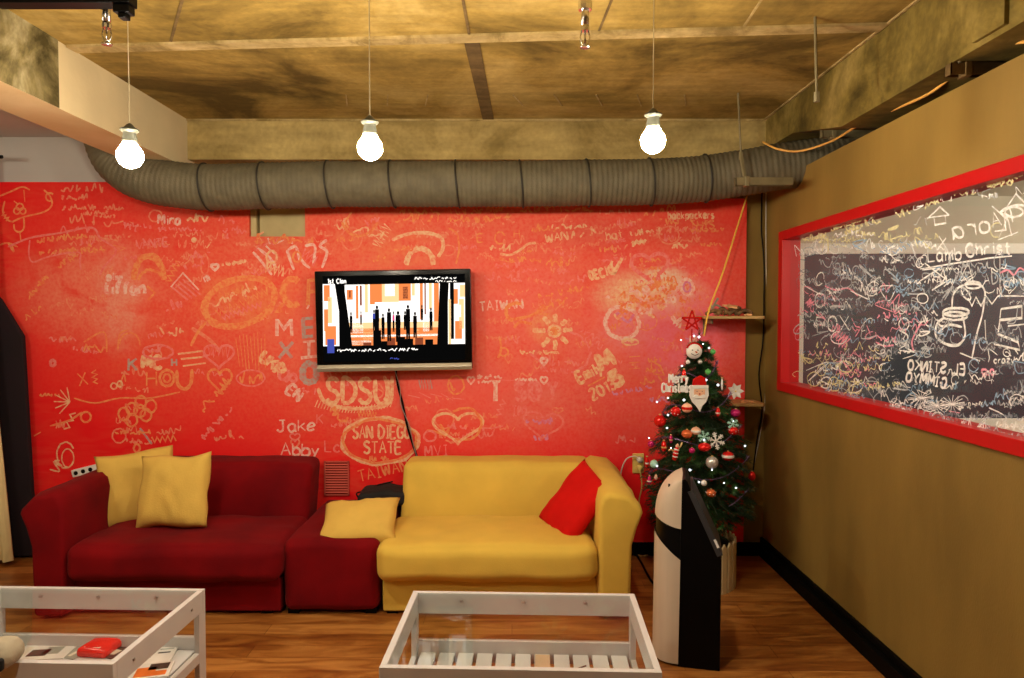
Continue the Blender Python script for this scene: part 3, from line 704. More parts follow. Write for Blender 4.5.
def tvcap(x0, x1, y, h, w_, mi):
    x = x0; pts = []
    while x < x1:
        pts.append((x, y - h*rq.choice((0, .3, .6, 1)))); x += h*rq.uniform(.25, .5)
        if rq.random() < .16: tvline(bm, pts, w_, mi); pts = []; x += .8
    tvline(bm, pts, w_, mi)
obj('screen_logo', bm, tm, scr)
for q_ in ((338, 419, 351, 2.6, .8, 1), (416, 458, 280, 2.2, .8, 1), (434, 458, 283, 1.6, .6, 1), (391, 400, 359.5, 1.6, .7, 5)):
    bm = bmesh.new(); tvcap(*q_); obj('screen_caption', bm, tm, scr)
class Chalk:
    """ribbons of chalk lying on a surface; P maps photo pixels to the surface, nrm points to the viewer"""
    def __init__(self, P, nrm, px2m): self.P = P; self.n = nrm; self.k = px2m; self.bms = {}; self.layer = 0; self.gain = 1.0; self.base = .00012
    def stroke(self, key, wpx, pts, sm=True, vary=.35):
        wpx *= self.gain
        if len(pts) < 2: return
        pp = [self.P(x, y) for x, y in pts]
        if sm and len(pp) > 2: pp = smooth_pts(pp, 5)
        bm = self.bms.setdefault(key, bmesh.new()); self.layer += 1
        off0 = self.base + self.layer*.000002; prev = None; n = len(pp); ph = rg.random()*9
        for i, p in enumerate(pp):
            t = pp[min(i+1, n-1)] - pp[max(i-1, 0)]
            if t.length < 1e-7: continue
            s = t.normalized().cross(self.n)
            w_ = wpx*self.k(p)*.5*(1 + vary*noise.noise(Vector((i*.6+ph, ph, 0))))
            if i in (0, n-1): w_ *= .6
            off = self.n*(off0 + i*.0000012)
            a = bm.verts.new(p + s*w_ + off); b = bm.verts.new(p - s*w_ + off)
            if prev: bm.faces.new((prev[0], a, b, prev[1]))
            prev = (a, b)
    def text(self, key, wpx, text, x, y, h, ang=0, wsc=1., track=1.25, mirror=False, jit=.18, shear=0):
        gl, W = glyphs(text, h, track, jit, wsc); ca, sa = cos(R(ang)), sin(R(ang))
        for pl in gl:
            q = []
            for a, b in pl:
                a += shear*b
                if mirror: a = W - a
                q.append((x + a*ca - b*sa, y - (a*sa + b*ca)))
            self.stroke(key, wpx, q, sm=len(q) > 3)
    def ell(self, key, wpx, cx, cy, rx, ry, a0=0, a1=360, rot=0, wob=.04, n=22):
        pts = []
        for k in range(n+1):
            a = R(a0 + (a1-a0)*k/n); r = 1 + rg.uniform(-wob, wob); x, y = rx*cos(a)*r, ry*sin(a)*r
            pts.append((cx + x*cos(R(rot)) + y*sin(R(rot)), cy - y*cos(R(rot)) + x*sin(R(rot))))
        self.stroke(key, wpx, pts)
    def heart(self, key, wpx, cx, cy, w_, h_, rot=0):
        pts = []
        for k in range(25):
            t = 2*pi*k/24; x = 16*sin(t)**3/16*w_/2; y = (13*cos(t)-5*cos(2*t)-2*cos(3*t)-cos(4*t))/16*h_/2
            pts.append((cx + x*cos(R(rot)) - y*sin(R(rot)), cy - x*sin(R(rot)) - y*cos(R(rot))))
        self.stroke(key, wpx, pts)
    def scrawl(self, key, wpx, x, y, w_, h, ang=0, step=.55):
        """illegible handwriting"""
        n = max(4, int(w_/(h*step))); ca, sa = cos(R(ang)), sin(R(ang)); cur = []; a = 0
        while a < w_:
            b = rg.choice((0, .1, .5, .9, 1, 1.4, .6, .3))*h*rg.uniform(.6, 1.05)
            cur.append((x + a*ca - b*sa, y - a*sa - b*ca)); a += h*step*rg.uniform(-.15, .9)
            if rg.random() < .14 and len(cur) > 2: self.stroke(key, wpx, cur); cur = []; a += h*.5
        self.stroke(key, wpx, cur)
    def rub(self, key, wpx, x0, y0, x1, y1, w_, n=8):
        """zigzag filled-in chalk"""
        dx, dy = x1-x0, y1-y0; L = math.hypot(dx, dy); nx, ny = -dy/L, dx/L; pts = []
        for k in range(n+1):
            t = k/n; s = (1 if k % 2 else -1)*w_/2*rg.uniform(.8, 1.1); pts.append((x0+dx*t+nx*s, y0+dy*t+ny*s))
        self.stroke(key, wpx, pts, sm=False)
    def flush(self, name, mats, parent, label=None, inv=None):
        for key, bm in self.bms.items():
            bm.normal_update()
            o = obj(name, bm, mats[key], None); o.parent = parent
            if inv is not None: o.matrix_parent_inverse = inv
            if label: o['label'] = label 
        self.bms = {}

# ------------------------------------------------------------------ chalk on the red wall
CH = {'cream': dry_chalk_mat('cream_chalk', (.88, .60, .34), .88), 'orange': dry_chalk_mat('orange_chalk', (.88, .40, .14), .74), 'pink': dry_chalk_mat('pink_chalk', (.88, .36, .32), .62),
      'white': dry_chalk_mat('white_chalk', (.88, .62, .52), .9), 'grey': dry_chalk_mat('grey_blue_chalk', (.45, .40, .36), .98), 'lilac': dry_chalk_mat('lilac_chalk', (.70, .30, .50), .85), 'faint': dry_chalk_mat('faint_chalk', (.88, .42, .24), .62)}
YF = YB - .0003
K = Chalk(lambda x, y: at(x, y, YF), Vector((0, -1, 0)), lambda p: p.y/FPX)
K.gain = 1.28
T, Sx, E = K.text, K.stroke, K.ell
def fl(label, name='chalk_drawing'): K.flush(name, CH, redw, label)
for i in range(260):
    x, y = rg.uniform(45, 735), rg.uniform(222, 445) if rg.random() < .6 else rg.uniform(214, 330)
    if 285 < x < 480 and 262 < y < 376 or 225 < x < 315 and y < 245: continue
    if x > 695: x -= 50
    if rg.random() < .12: (K.heart if rg.random() < .4 else E)('faint', 1.2, x, y, rg.uniform(4, 12), rg.uniform(4, 12)); continue
    K.scrawl(rg.choice(('faint', 'faint', 'faint', 'faint', 'pink')), rg.uniform(.7, 1.3), x, y, rg.uniform(10, 34), rg.uniform(3, 7), rg.uniform(-12, 20))
fl('faint chalk scribbles spread over the red wall')

K.base = .0002
# Mexico lettering
K.rub('orange', 4.6, 291, 279, 290, 280, 1, 2)
E('orange', 5, 293, 292, 10, 13, 55, 305); Sx('orange', 4.6, [(309, 279), (308, 305)], False); Sx('orange', 4.2, [(309, 280), (318, 280)], False); Sx('orange', 4.2, [(308, 292), (317, 291)], False)
for x0, x1, y0, y1 in ((277, 277, 319, 336), (291, 292, 319, 336)): Sx('white', 4.6, [(x0, y0), (x1, y1)], False)
Sx('white', 4, [(278, 320), (284, 329), (291, 320)], False)
Sx('grey', 5, [(303, 319), (304, 337)], False)
for y in (319, 328, 337): Sx('grey', 4, [(302, y), (313, y-1)], False)
Sx('white', 2.6, [(307, 309), (309, 305)], False)
Sx('grey', 4.8, [(280, 342), (292, 358)], False); Sx('grey', 4.8, [(293, 342), (279, 358)], False)
Sx('white', 3.5, [(303, 342), (315, 341)], False); Sx('white', 4, [(309, 342), (309, 357)], False); Sx('white', 3.5, [(301, 358), (317, 356)], False)
E('grey', 5, 309.5, 373, 7, 9.5)
Sx('orange', 4, [(283, 303), (277, 313), (283, 311)], False)
fl('orange, pink and grey capital letters CE MEXICO', 'chalk_lettering')
T('cream', 3.4, 'UKR', 259, 359, 11, -42, 1.0); T('pink', 2.6, 'OP', 278, 376, 11, -42); T('white', 2.4, 'EN', 286, 392, 10, -38)
# SDSU + San Diego State
T('cream', 3.4, 'SDSU', 327, 403, 24, 0, .78, 1.1, jit=.06); Sx('cream', 2.6, [(384, 376), (389, 392), (384, 400)])
Sx('cream', 3, [(318, 388), (325, 402), (345, 408), (370, 408), (390, 402), (392, 376)])
for i in range(26):
    a = i/25; x = 318+75*a; y = 404 + 6*sin(a*pi); Sx('cream', 1.2, [(x, y-4), (x-3, y+3)], False)
E('cream', 3, 380, 441, 38, 23); E('orange', 2, 380, 441, 36.5, 21.5)
T('cream', 1.8, 'SAN DIEGO', 353, 438, 12, 0, .68, .85, jit=.08); T('cream', 1.8, 'STATE', 364, 453, 11.5, 0, .8, 1, jit=.08)
K.rub('orange', 2.4, 358, 413, 376, 415, 6, 12); K.scrawl('orange', 1.5, 330, 412, 20, 6, -40); K.scrawl('orange', 1.3, 366, 461, 24, 5)
T('orange', 1.4, 'TAIWAN', 360, 482, 11, 14, .9)
fl('cream capital letters SDSU above SAN DIEGO STATE in an oval', 'chalk_lettering')
T('white', 1.6, 'Jake', 277, 432, 11, 3, 1.2); T('white', 1.8, 'Abby', 281, 455, 12, -1, 1.15); T('pink', 1.5, 'Lc', 325, 452, 11); K.heart('pink', 1.1, 295, 437, 10, 9)
Sx('pink', 1.8, [(327, 464), (331, 468), (341, 462)], False); T('pink', 1.5, 'K', 317, 424, 9)
fl('small pink names Jake and Abby', 'chalk_lettering')
# left: cartoon head, banner
for pts in ([(0, 196), (10, 192), (22, 187), (30, 190)], [(24, 190), (25, 202)], [(5, 201), (3, 212), (8, 220), (14, 222)], [(14, 201), (18, 204)], [(12, 222), (24, 217), (44, 212), (52, 205), (50, 196), (44, 190)], [(14, 224), (15, 230), (20, 232), (24, 228), (24, 218)], [(20, 232), (21, 240)],
            [(0, 245), (8, 243), (18, 247)], [(8, 243), (14, 252), (12, 245)]): Sx('orange', 1.3, pts)
E('orange', 1.2, 20, 207, 3.5, 3.5); E('orange', 1.2, 17, 211, 3, 3); E('orange', 1.2, 23, 211, 3, 3); K.rub('orange', 2, 3, 213, 8, 220, 4, 5); E('orange', 1.3, 50, 197, 4, 4, 40, 300)
Sx('pink', 1.5, [(8, 247), (30, 238), (60, 233), (85, 228), (95, 229), (100, 238), (108, 243), (116, 250), (112, 258), (104, 267), (100, 275)]); Sx('pink', 1.3, [(30, 240), (29, 254), (33, 262), (48, 257), (78, 252), (80, 262), (81, 270)])
Sx('orange', 1.2, [(113, 245), (126, 248), (113, 254)], False)
K.scrawl('orange', 1.2, 38, 243, 50, 4, 6); K.scrawl('orange', 1.4, 40, 255, 38, 4, 6); K.scrawl('orange', 1.2, 84, 253, 22, 4, 3)
fl('orange cartoon head and arrow banner at the upper left')
for x, y, w_, h in ((62, 192, 42, 6), (62, 200, 26, 5), (62, 210, 34, 4), (104, 210, 20, 4), (70, 224, 30, 8), (104, 226, 30, 8), (105, 238, 26, 3)): K.scrawl('faint', 1.2, x, y, w_, h)
T('white', 1.7, 'Mira', 158, 224, 9, -2); K.scrawl('cream', 1.4, 188, 222, 22, 6); K.scrawl('pink', 1.2, 219, 226, 20, 7); K.scrawl('pink', 1.0, 158, 231, 44, 3); T('pink', 1.5, 'ANTE', 143, 248, 8, 5); E('cream', 2, 194, 240, 1.5, 1.5)
K.scrawl('pink', 1.2, 224, 238, 10, 5); Sx('cream', 1.5, [(207, 248), (211, 242)], False)
# arch, ovals on the left half
for rr in (0, 1.6, 3): E('orange', 2.4, 149, 282, 17-rr, 28-rr*1.3, 5, 175, 0)
E('orange', 2.2, 151, 290, 15, 20, 30, 150); Sx('orange', 2.6, [(148, 300), (155, 293), (147, 286)], False); K.rub('orange', 2, 168, 282, 178, 262, 6, 8); Sx('orange', 1.6, [(163, 262), (158, 266)], False)
T('white', 2.2, 'aliw', 107, 280, 7, 0); T('white', 3.0, 'tiffan', 104, 294, 11, 0, 1.0)
fl('orange arch and white writing left of centre')
for k in range(4): Sx('pink', 2.2, [(172+k*3.6, 287-k*2.6), (188+k*4.2, 300-k*1.8)], False)
Sx('white', 1.8, [(171, 287), (183, 273), (199, 290)], False); T('white', 1.6, 'jm', 201, 284, 8, 25); K.heart('white', 2.2, 215, 267, 7, 7); K.scrawl('cream', 1.8, 223, 266, 26, 3, 8); K.scrawl('pink', 1.4, 190, 260, 22, 6, 10); K.scrawl('pink', 1.2, 186, 270, 24, 8, 15)
for k in range(3): E('orange', 2.4, 240, 302, 38-k*1.8, 24.5-k*1.6, 0, 360, -18, .03)
K.rub('orange', 2.4, 217, 314, 268, 290, 8, 22); K.rub('pink', 2, 222, 318, 262, 304, 5, 18); K.scrawl('cream', 1.4, 214, 308, 48, 8, 22); K.scrawl('orange', 1.3, 222, 300, 40, 6, 20); Sx('orange', 2.2, [(206, 322), (198, 332), (191, 346)]); Sx('faint', 3, [(192, 328), (210, 340), (220, 352)])
fl('big orange chalk oval left of the television')
# bird-like lettering above
for pts in ([(253, 252), (262, 262), (272, 275)], [(258, 248), (270, 258), (276, 268)], [(266, 246), (275, 254)], [(287, 250), (291, 262), (294, 270)], [(296, 248), (303, 262), (310, 268)], [(305, 246), (315, 246), (313, 266)], [(288, 250), (296, 247), (300, 262)], [(322, 268), (327, 252), (320, 246), (327, 240)], [(275, 244), (284, 240)], [(292, 244), (294, 238)], [(270, 244), (268, 238)]): Sx('white', 2.2, pts)
E('cream', 1.8, 272, 257, 5, 6); K.rub('cream', 3.4, 266, 266, 284, 272, 10, 9); K.rub('pink', 2.6, 303, 252, 316, 262, 10, 7); E('orange', 1.6, 297, 257, 4, 5); K.scrawl('orange', 1.4, 255, 243, 60, 6); Sx('cream', 1.5, [(262, 241), (258, 236), (264, 232)])
fl('spiky pink and cream letters under the wall recess')
K.scrawl('cream', 1.3, 335, 228, 50, 9, -14); K.rub('cream', 2.2, 376, 246, 388, 226, 10, 12); Sx('cream', 2.8, [(392, 240), (408, 234), (428, 233), (441, 238), (443, 248), (438, 257)]); E('cream', 2.6, 420, 262, 14, 14, -10, 190); E('cream', 2.2, 420, 263, 12, 13, -10, 190)
Sx('orange', 1.6, [(448, 228), (457, 234), (459, 250), (456, 264)]); K.scrawl('orange', 1.2, 395, 222, 44, 6); K.scrawl('orange', 1.2, 400, 214, 40, 4); K.scrawl('orange', 1, 337, 242, 22, 5); K.scrawl('orange', 1, 394, 252, 20, 4, 5); K.scrawl('orange', 1.2, 374, 262, 14, 3, 20); K.scrawl('orange', 1, 450, 214, 36, 5); K.scrawl('orange', 1, 450, 222, 30, 5); K.scrawl('faint', 1.2, 322, 226, 20, 6)
Sx('orange', 2.2, [(378, 222), (370, 232), (358, 236), (348, 232), (342, 222)]); Sx('orange', 1.3, [(352, 212), (346, 222), (350, 230)])
fl('orange swirls above the television')
# CHEE HOU
E('pink', 1.8, 158, 352, 15, 7); K.scrawl('pink', 1.4, 144, 352, 28, 7); T('grey', 3.4, 'K', 129, 370, 12); T('cream', 3.2, 'MC', 143, 369, 12, 2, .95)
for k, (x0, y0, x1, y1) in enumerate(((178, 354, 203, 351), (181, 359, 203, 357), (183, 366, 206, 363))): Sx('cream', 2.4, [(x0, y0), (x1, y1)], False)
T('grey', 2.4, 'H', 172, 366, 7); T('orange', 2.2, 'H', 147, 386, 14); E('orange', 2.2, 167, 378, 7, 8); E('orange', 1.6, 167, 378, 3.5, 4); Sx('orange', 2.8, [(177, 370), (178, 384), (185, 389), (191, 383), (192, 369)]); K.heart('orange', 1.8, 220, 379, 24, 26, 0); K.heart('pink', 1.8, 219, 355, 30, 26); K.rub('pink', 1.8, 208, 350, 230, 352, 12, 10)
K.scrawl('cream', 1.4, 160, 336, 28, 6, 3); E('pink', 1.2, 251, 378, 14, 8); K.scrawl('orange', 1.4, 240, 384, 24, 9)
for i in range(9): Sx('orange', 1.0, [(236+i*3.6, 340-rg.random()*8), (240+i*3.2, 362+rg.random()*12)], False)
fl('cream and orange lettering over two hearts, low on the left')
for cx, cy in ((132, 409), (141, 402), (132, 420), (124, 414), (146, 415), (151, 406), (140, 411)): E('orange', 1.6, cx, cy, 5.4, 6.2)
T('orange', 1.6, 'X', 80, 386, 12, 10); K.rub('orange', 1.8, 94, 370, 96, 384, 5, 6); E('orange', 1.6, 86, 417, 5, 5); K.rub('cream', 1.8, 66, 430, 74, 412, 5, 5); E('pink', 2.4, 53, 363, 2.5, 2.8)
for k in range(6): a = R(100+k*26); Sx('cream', 1.6, [(70, 402), (70+16*cos(a), 402-15*sin(a))], False)
Sx('orange', 1.4, [(50, 426), (70, 420), (82, 412)]); Sx('orange', 1.2, [(74, 398), (95, 403), (120, 398), (150, 398), (180, 392)]); Sx('orange', 1.4, [(34, 436), (41, 432)], False); E('cream', 1.2, 66, 455, 9, 13, 30, 330); E('cream', 1.0, 68, 458, 6, 9); K.scrawl('cream', 1.2, 58, 474, 14, 12, 60); K.scrawl('orange', 1.2, 118, 386, 10, 8); E('cream', 1.2, 114, 386, 3, 3); E('cream', 1.2, 120, 384, 2.5, 3)
Sx('grey', 1.8, [(140, 428), (146, 436), (152, 444)]); K.rub('orange', 2.2, 152, 440, 176, 438, 6, 9); E('orange', 1.6, 137, 448, 3, 4); K.scrawl('orange', 1.1, 115, 434, 36, 3); K.scrawl('pink', 1.3, 205, 440, 44, 6, 48); K.scrawl('orange', 1.3, 205, 412, 40, 8, 45); K.scrawl('orange', 1.2, 40, 396, 20, 3)
Sx('orange', 1.4, [(84, 342), (104, 332), (107, 352)]); Sx('orange', 1.2, [(118, 350), (120, 334), (128, 330)]); K.scrawl('orange', 1.3, 84, 352, 22, 8); E('orange', 1.2, 130, 345, 10, 12, 0, 180); K.scrawl('orange', 1.1, 26, 320, 20, 5, 30); K.scrawl('orange', 1.2, 30, 300, 34, 4, 50); K.scrawl('orange', 1.3, 60, 270, 40, 6, 35)
fl('orange ring cluster and flower sketches above the red sofa')
# right half: faint writing
for x, y, w_, h, an, c in ((476, 212, 30, 6, 0, 'orange'), (476, 222, 20, 5, 0, 'orange'), (494, 218, 18, 5, 0, 'orange'), (520, 212, 36, 6, 0, 'orange'), (532, 232, 30, 6, 0, 'orange'), (552, 230, 38, 4, 3, 'cream'), (490, 250, 20, 5, -4, 'cream'), (522, 252, 10, 4, 0, 'orange'), (560, 212, 36, 4, 0, 'orange'), (600, 214, 30, 5, 0, 'faint'),
                         (495, 268, 30, 7, 0, 'pink'), (540, 266, 30, 7, 0, 'orange'), (484, 280, 40, 6, -3, 'pink'), (540, 300, 50, 6, 12, 'orange'), (560, 285, 30, 6, 6, 'pink'), (500, 262, 40, 5, 0, 'orange'), (544, 310, 26, 5, 16, 'orange'), (486, 340, 30, 4, 0, 'faint'), (505, 344, 20, 8, 0, 'pink'), (520, 354, 40, 3, 0, 'cream'), (550, 366, 30, 7, 0, 'pink'),
                         (690, 232, 34, 4, 0, 'orange'), (700, 246, 22, 3, 0, 'orange'), (690, 226, 24, 6, 0, 'orange'), (672, 248, 16, 4, 0, 'cream'), (660, 212, 16, 6, 0, 'orange'), (660, 224, 20, 5, 0, 'orange'), (644, 216, 12, 6, 0, 'orange'), (630, 236, 30, 4, 6, 'cream'), (600, 252, 20, 5, 0, 'orange'), (670, 270, 18, 8, 0, 'pink'), (664, 285, 14, 6, 0, 'orange'),
                         (540, 336, 20, 5, 15, 'pink'), (580, 332, 20, 5, -30, 'pink'), (590, 345, 14, 5, -30, 'pink'), (648, 362, 16, 4, 0, 'orange'), (646, 372, 16, 4, 0, 'orange'), (640, 384, 30, 6, 0, 'orange'), (613, 396, 40, 4, 10, 'lilac'), (650, 402, 30, 4, 0, 'lilac'), (686, 340, 20, 6, 20, 'lilac'), (660, 350, 24, 4, 0, 'pink')): K.scrawl(c, 1.2, x, y, w_, h, an)
T('cream', 1.4, 'WAN', 546, 242, 8, 6, 1.1); K.scrawl('cream', 1.3, 572, 238, 24, 7, 5); T('orange', 1.3, 'E', 478, 242, 8); E('orange', 1.3, 500, 238, 5, 6, 20, 300); T('orange', 1.2, 'H', 514, 238, 8); Sx('cream', 2, [(500, 254), (510, 255), (520, 250), (528, 244), (536, 243)])
T('white', 1.8, 'TAIWAN', 480, 311, 9, 4, .95); T('cream', 2.2, 'DECIO', 591, 280, 8, 16, .7); K.rub('cream', 3.4, 610, 262, 616, 274, 6, 3); Sx('cream', 4, [(611, 264), (614, 273), (622, 258)], False)
T('cream', 1.4, 'backpackers', 668, 219, 7, 1, .8); T('orange', 1.3, 'THIS', 690, 229, 8, 0); K.rub('cream', 3.6, 632, 243, 646, 241, 3, 6); Sx('cream', 3, [(633, 241), (633, 247)], False); T('cream', 1.2, 'hat', 607, 240, 8, 10)
fl('faint cream writing under the duct, right of the television')
E('orange', 2.8, 516, 312, 10, 9, 60, 250); Sx('orange', 2.4, [(508, 320), (530, 316), (545, 308)], ); Sx('orange', 2.2, [(514, 328), (520, 322), (532, 324)]); K.rub('orange', 2.4, 540, 306, 546, 320, 8, 6)
E('cream', 3.4, 554.5, 331, 5, 4.5); E('orange', 4, 554.5, 331, 2, 1.8)
for a, L0, L1 in ((90, 9, 17), (130, 9, 18), (178, 9, 22), (230, 9, 20), (270, 9, 19), (315, 9, 18), (5, 8, 18), (45, 9, 16)):
    x0, y0 = 554.5+L0*cos(R(a)), 331-L0*sin(R(a)); x1, y1 = 554.5+L1*cos(R(a)), 331-L1*sin(R(a)); Sx('cream', 3.6, [(x0, y0), ((x0+x1)/2+1, (y0+y1)/2), (x1, y1)])
E('pink', 1.8, 566, 352, 24, 20, -70, 90, 10); Sx('orange', 1.8, [(500, 338), (501, 350), (498, 358)]); E('orange', 1.4, 504, 352, 4, 4); K.heart('white', 2.2, 544, 361, 6, 8); Sx('pink', 1.8, [(530, 353), (540, 362), (548, 372)])
fl('orange chalk sun right of the television')
K.heart('pink', 3, 650, 266, 37, 32, 4); K.scrawl('orange', 1.1, 640, 262, 22, 4); K.scrawl('orange', 1.1, 642, 270, 20, 4)
fl('large pink chalk heart under the duct')
E('white', 3.2, 622, 323, 17, 16, 0, 360, 20); E('pink', 1.6, 622, 323, 14, 13); K.scrawl('lilac', 2, 616, 318, 18, 8, 20); K.rub('orange', 2.6, 610, 328, 616, 326, 5, 4); Sx('lilac', 2, [(620, 316), (628, 322), (634, 314)])
for i in range(60):
    x, y = 635+rg.gauss(8, 16), 296+rg.gauss(0, 9); K.scrawl(rg.choice(('cream', 'cream', 'white', 'orange')), 1.6, x, y, 8, 5, rg.uniform(-40, 40))
E('white', 2.6, 687, 287, 6, 8, 0, 360, -15); E('lilac', 1.5, 687, 287, 3.5, 5); T('white', 2.2, 'yo', 665, 304, 9, 12); T('white', 1.5, 'M', 690, 344, 8); Sx('white', 3, [(672, 316), (676, 322), (682, 318)]); K.rub('white', 3, 674, 320, 681, 326, 5, 5)
fl('white ring and pink scribbles left of the tree')
T('cream', 2.6, 'Emily', 580, 383, 11, 27, .8, 1.0, jit=.08); T('cream', 4.6, 'M', 603, 371, 17, 27, 1.1, jit=.05); T('cream', 4.4, '5', 615, 387, 14, 27, 1.1, jit=.05)
T('cream', 2.0, '2013', 593, 400, 11, 27, .8, jit=.08); Sx('orange', 2, [(588, 386), (605, 377)], False)
fl('cream letters Emily and 2013 slanting upward', 'chalk_lettering')
Sx('orange', 1.6, [(651, 366), (654, 374), (664, 375), (660, 366), (652, 361), (651, 366)], False)
for k in range(3): Sx('orange', 1.2, [(629, 357+k*6), (640, 356+k*6)], False)
E('cream', 1.3, 630, 342, 8, 3); K.scrawl('cream', 1.3, 623, 343, 14, 3)
K.heart('white', 1.4, 471, 380, 7, 8); K.scrawl('white', 1.3, 478, 379, 24, 3); K.scrawl('white', 1.2, 478, 383, 22, 2.5); K.heart('white', 1.6, 544, 380, 7, 8); K.scrawl('white', 1.1, 515, 381, 22, 2.5); Sx('pink', 1, [(500, 380), (538, 381)], False)
K.rub('grey', 2, 419, 384, 432, 384, 10, 9); E('orange', 1.4, 456, 385, 8, 9); K.scrawl('orange', 1.6, 450, 390, 13, 10)
for k, t_ in enumerate(('I', 'S', 'O', 'Y')): T('pink' if k else 'white', 5, t_, 492 + (0, 24, 38, 56)[k], 399, 17, 0, .8, jit=.1)
fl('pink blurred capitals and tiny hearts below the television')
K.heart('cream', 2.2, 458, 426, 50, 34, 0); E('orange', 2, 464, 424, 17, 16, -120, 130); Sx('orange', 2.4, [(440, 424), (446, 434), (449, 427)], ); Sx('orange', 1.8, [(427, 430), (440, 433), (446, 436)]); K.scrawl('pink', 1.6, 448, 430, 18, 8); E('pink', 1.6, 430, 436, 6, 5)
K.heart('pink', 1.6, 543, 424, 40, 30, -6); K.scrawl('lilac', 1.5, 524, 424, 30, 5); K.scrawl('lilac', 1.8, 534, 440, 14, 6); K.rub('pink', 2, 498, 416, 504, 400, 5, 6); T('pink', 2, 'IM', 512, 416, 10); K.scrawl('pink', 1.2, 478, 438, 20, 8, 6); Sx('pink', 1.4, [(480, 428), (492, 428), (503, 426)])
for k in range(5): Sx('pink', 1.2, [(408+k*11, 380+rg.random()*20), (420+k*11, 390+rg.random()*14)], False)
T('pink', 1.4, 'MVI', 425, 456, 10, 3)
fl('cream chalk heart above the yellow sofa')
Sx('cream', 2, [(609, 402), (610, 420), (611, 440), (610, 455)]); Sx('orange', 1.3, [(560, 405), (585, 403), (608, 402)]); Sx('white', 1.8, [(576, 444), (590, 443), (608, 441)]); K.scrawl('white', 1.2, 578, 443, 28, 3); K.scrawl('orange', 1.2, 568, 414, 14, 4); K.scrawl('orange', 1.1, 592, 430, 16, 6)
for k in range(4): Sx('orange', 1.8, [(624+k*5, 446), (634+k*5, 434)], False)
Sx('orange', 1.2, [(640, 408), (646, 416), (640, 428)])
E('orange', 1.4, 711, 259, 5, 4); E('orange', 1.4, 722, 258, 5, 4); E('orange', 1.2, 716, 262, 13, 12, 20, 200); K.scrawl('orange', 1.4, 722, 238, 18, 8, 10); K.rub('orange', 2.4, 725, 345, 728, 362, 5, 6); K.rub('orange', 2, 738, 330, 739, 350, 3, 6); Sx('pink', 1.5, [(715, 325), (722, 332)], False)

# ------------------------------------------------------------------ chalk pens on the window
WC = {'w': chalk_mat('white_marker', (.92, .93, .95), .95, 40), 'p': chalk_mat('pink_marker', (.90, .35, .48), .9, 40), 'y': chalk_mat('yellow_marker', (.85, .80, .45), .85, 40), 'b': chalk_mat('blue_marker', (.35, .55, .80), .8, 40), 'g': chalk_mat('pale_marker', (.62, .66, .72), .7, 40), 'f': chalk_mat('haze_marker', (.40, .44, .52), .5, 30)}
G = Chalk(lambda x, y: atx(x, y, GX), Vector((-1, 0, 0)), lambda p: p.y/FPX*1.0)
winv = Matrix.Translation(-win.location)
def ins(x, y):  # inside the pane (photo frame)
    return x > 798 and y > 232 - .318*(x-782) + 10 and y < 390 + .281*(x-782) - 8
def gfl(label, name='window_drawing'): G.flush(name, WC, win, label, winv)
g = G
g.stroke('w', 2.2, [(927, 219), (940, 207), (949, 215)], False); g.stroke('w', 2.2, [(927, 218), (949, 215)], False); g.stroke('w', 2, [(934, 218), (935, 225), (946, 223), (945, 215)], False)
g.text('w', 2.4, 'Lora', 948, 239, 17, 9, 1.15, 1.6, mirror=True)
g.text('w', 2, 'RA', 990, 229, 15, 15, .9, mirror=True)
g.stroke('w', 2.6, [(1000, 212), (1018, 205), (1040, 210)]); g.stroke('w', 2.4, [(1004, 211), (1016, 194), (1028, 206)], False); g.stroke('w', 2, [(992, 206), (1008, 220), (1012, 236)], False); g.ell('w', 2.2, 1014, 212, 9, 5); g.stroke('w', 2, [(1006, 222), (998, 240), (1018, 232)], False)
g.text('w', 2.6, 'Christ', 966, 256, 12, 3, 1.0, 1.3); g.text('w', 2.2, 'Lamb', 928, 262, 12, 3, .9); g.stroke('w', 2, [(939, 236), (946, 248)], False); g.stroke('w', 2, [(946, 238), (937, 250)], False)
g.stroke('w', 1.8, [(920, 269), (950, 264), (990, 258), (1012, 256)], False); g.stroke('w', 1.2, [(1000, 256), (1000, 296)], False)
g.text('g', 1.6, 'ADAPTA', 984, 284, 11, 2, .8)
g.stroke('p', 2, [(1000, 273), (1008, 270), (1014, 275), (1020, 268), (1028, 274)])
gfl('white writing and a small house at the top of the pane', 'window_lettering')
# big cartoon creature
g.ell('w', 2.6, 956, 312, 13, 4); g.ell('w', 2.4, 955, 316, 12, 4); g.stroke('w', 2.8, [(944, 318), (937, 324), (936, 336), (946, 344), (958, 345), (965, 336), (964, 322), (962, 316)]); g.stroke('w', 2.6, [(962, 327), (948, 325), (938, 333)]); g.stroke('w', 2.2, [(938, 322), (941, 326), (947, 326)])
g.stroke('w', 2.4, [(952, 308), (953, 296), (958, 288), (968, 284), (980, 285), (985, 292), (984, 304), (982, 316), (977, 334), (972, 358)]); g.stroke('w', 2.2, [(960, 353), (980, 361)], False); g.ell('w', 2, 973, 285, 8, 3.5); g.ell('w', 1.8, 966, 294, 3, 7, 0, 360, -35)
g.stroke('w', 2.2, [(968, 298), (972, 306), (976, 297), (981, 306), (986, 296), (992, 304), (998, 296)], False); g.stroke('w', 2, [(985, 320), (986, 340)], False)
g.stroke('w', 2.8, [(998, 296), (1026, 296)], False); g.stroke('w', 2.8, [(1001, 309), (1022, 306), (1022, 318), (1000, 320), (998, 334), (1018, 342), (1020, 350), (994, 344)], False); g.stroke('w', 2.4, [(1001, 309), (1000, 318)], False); g.stroke('w', 2.4, [(1008, 326), (1026, 324)], False)
gfl('large white cartoon face in marker at the right of the pane')
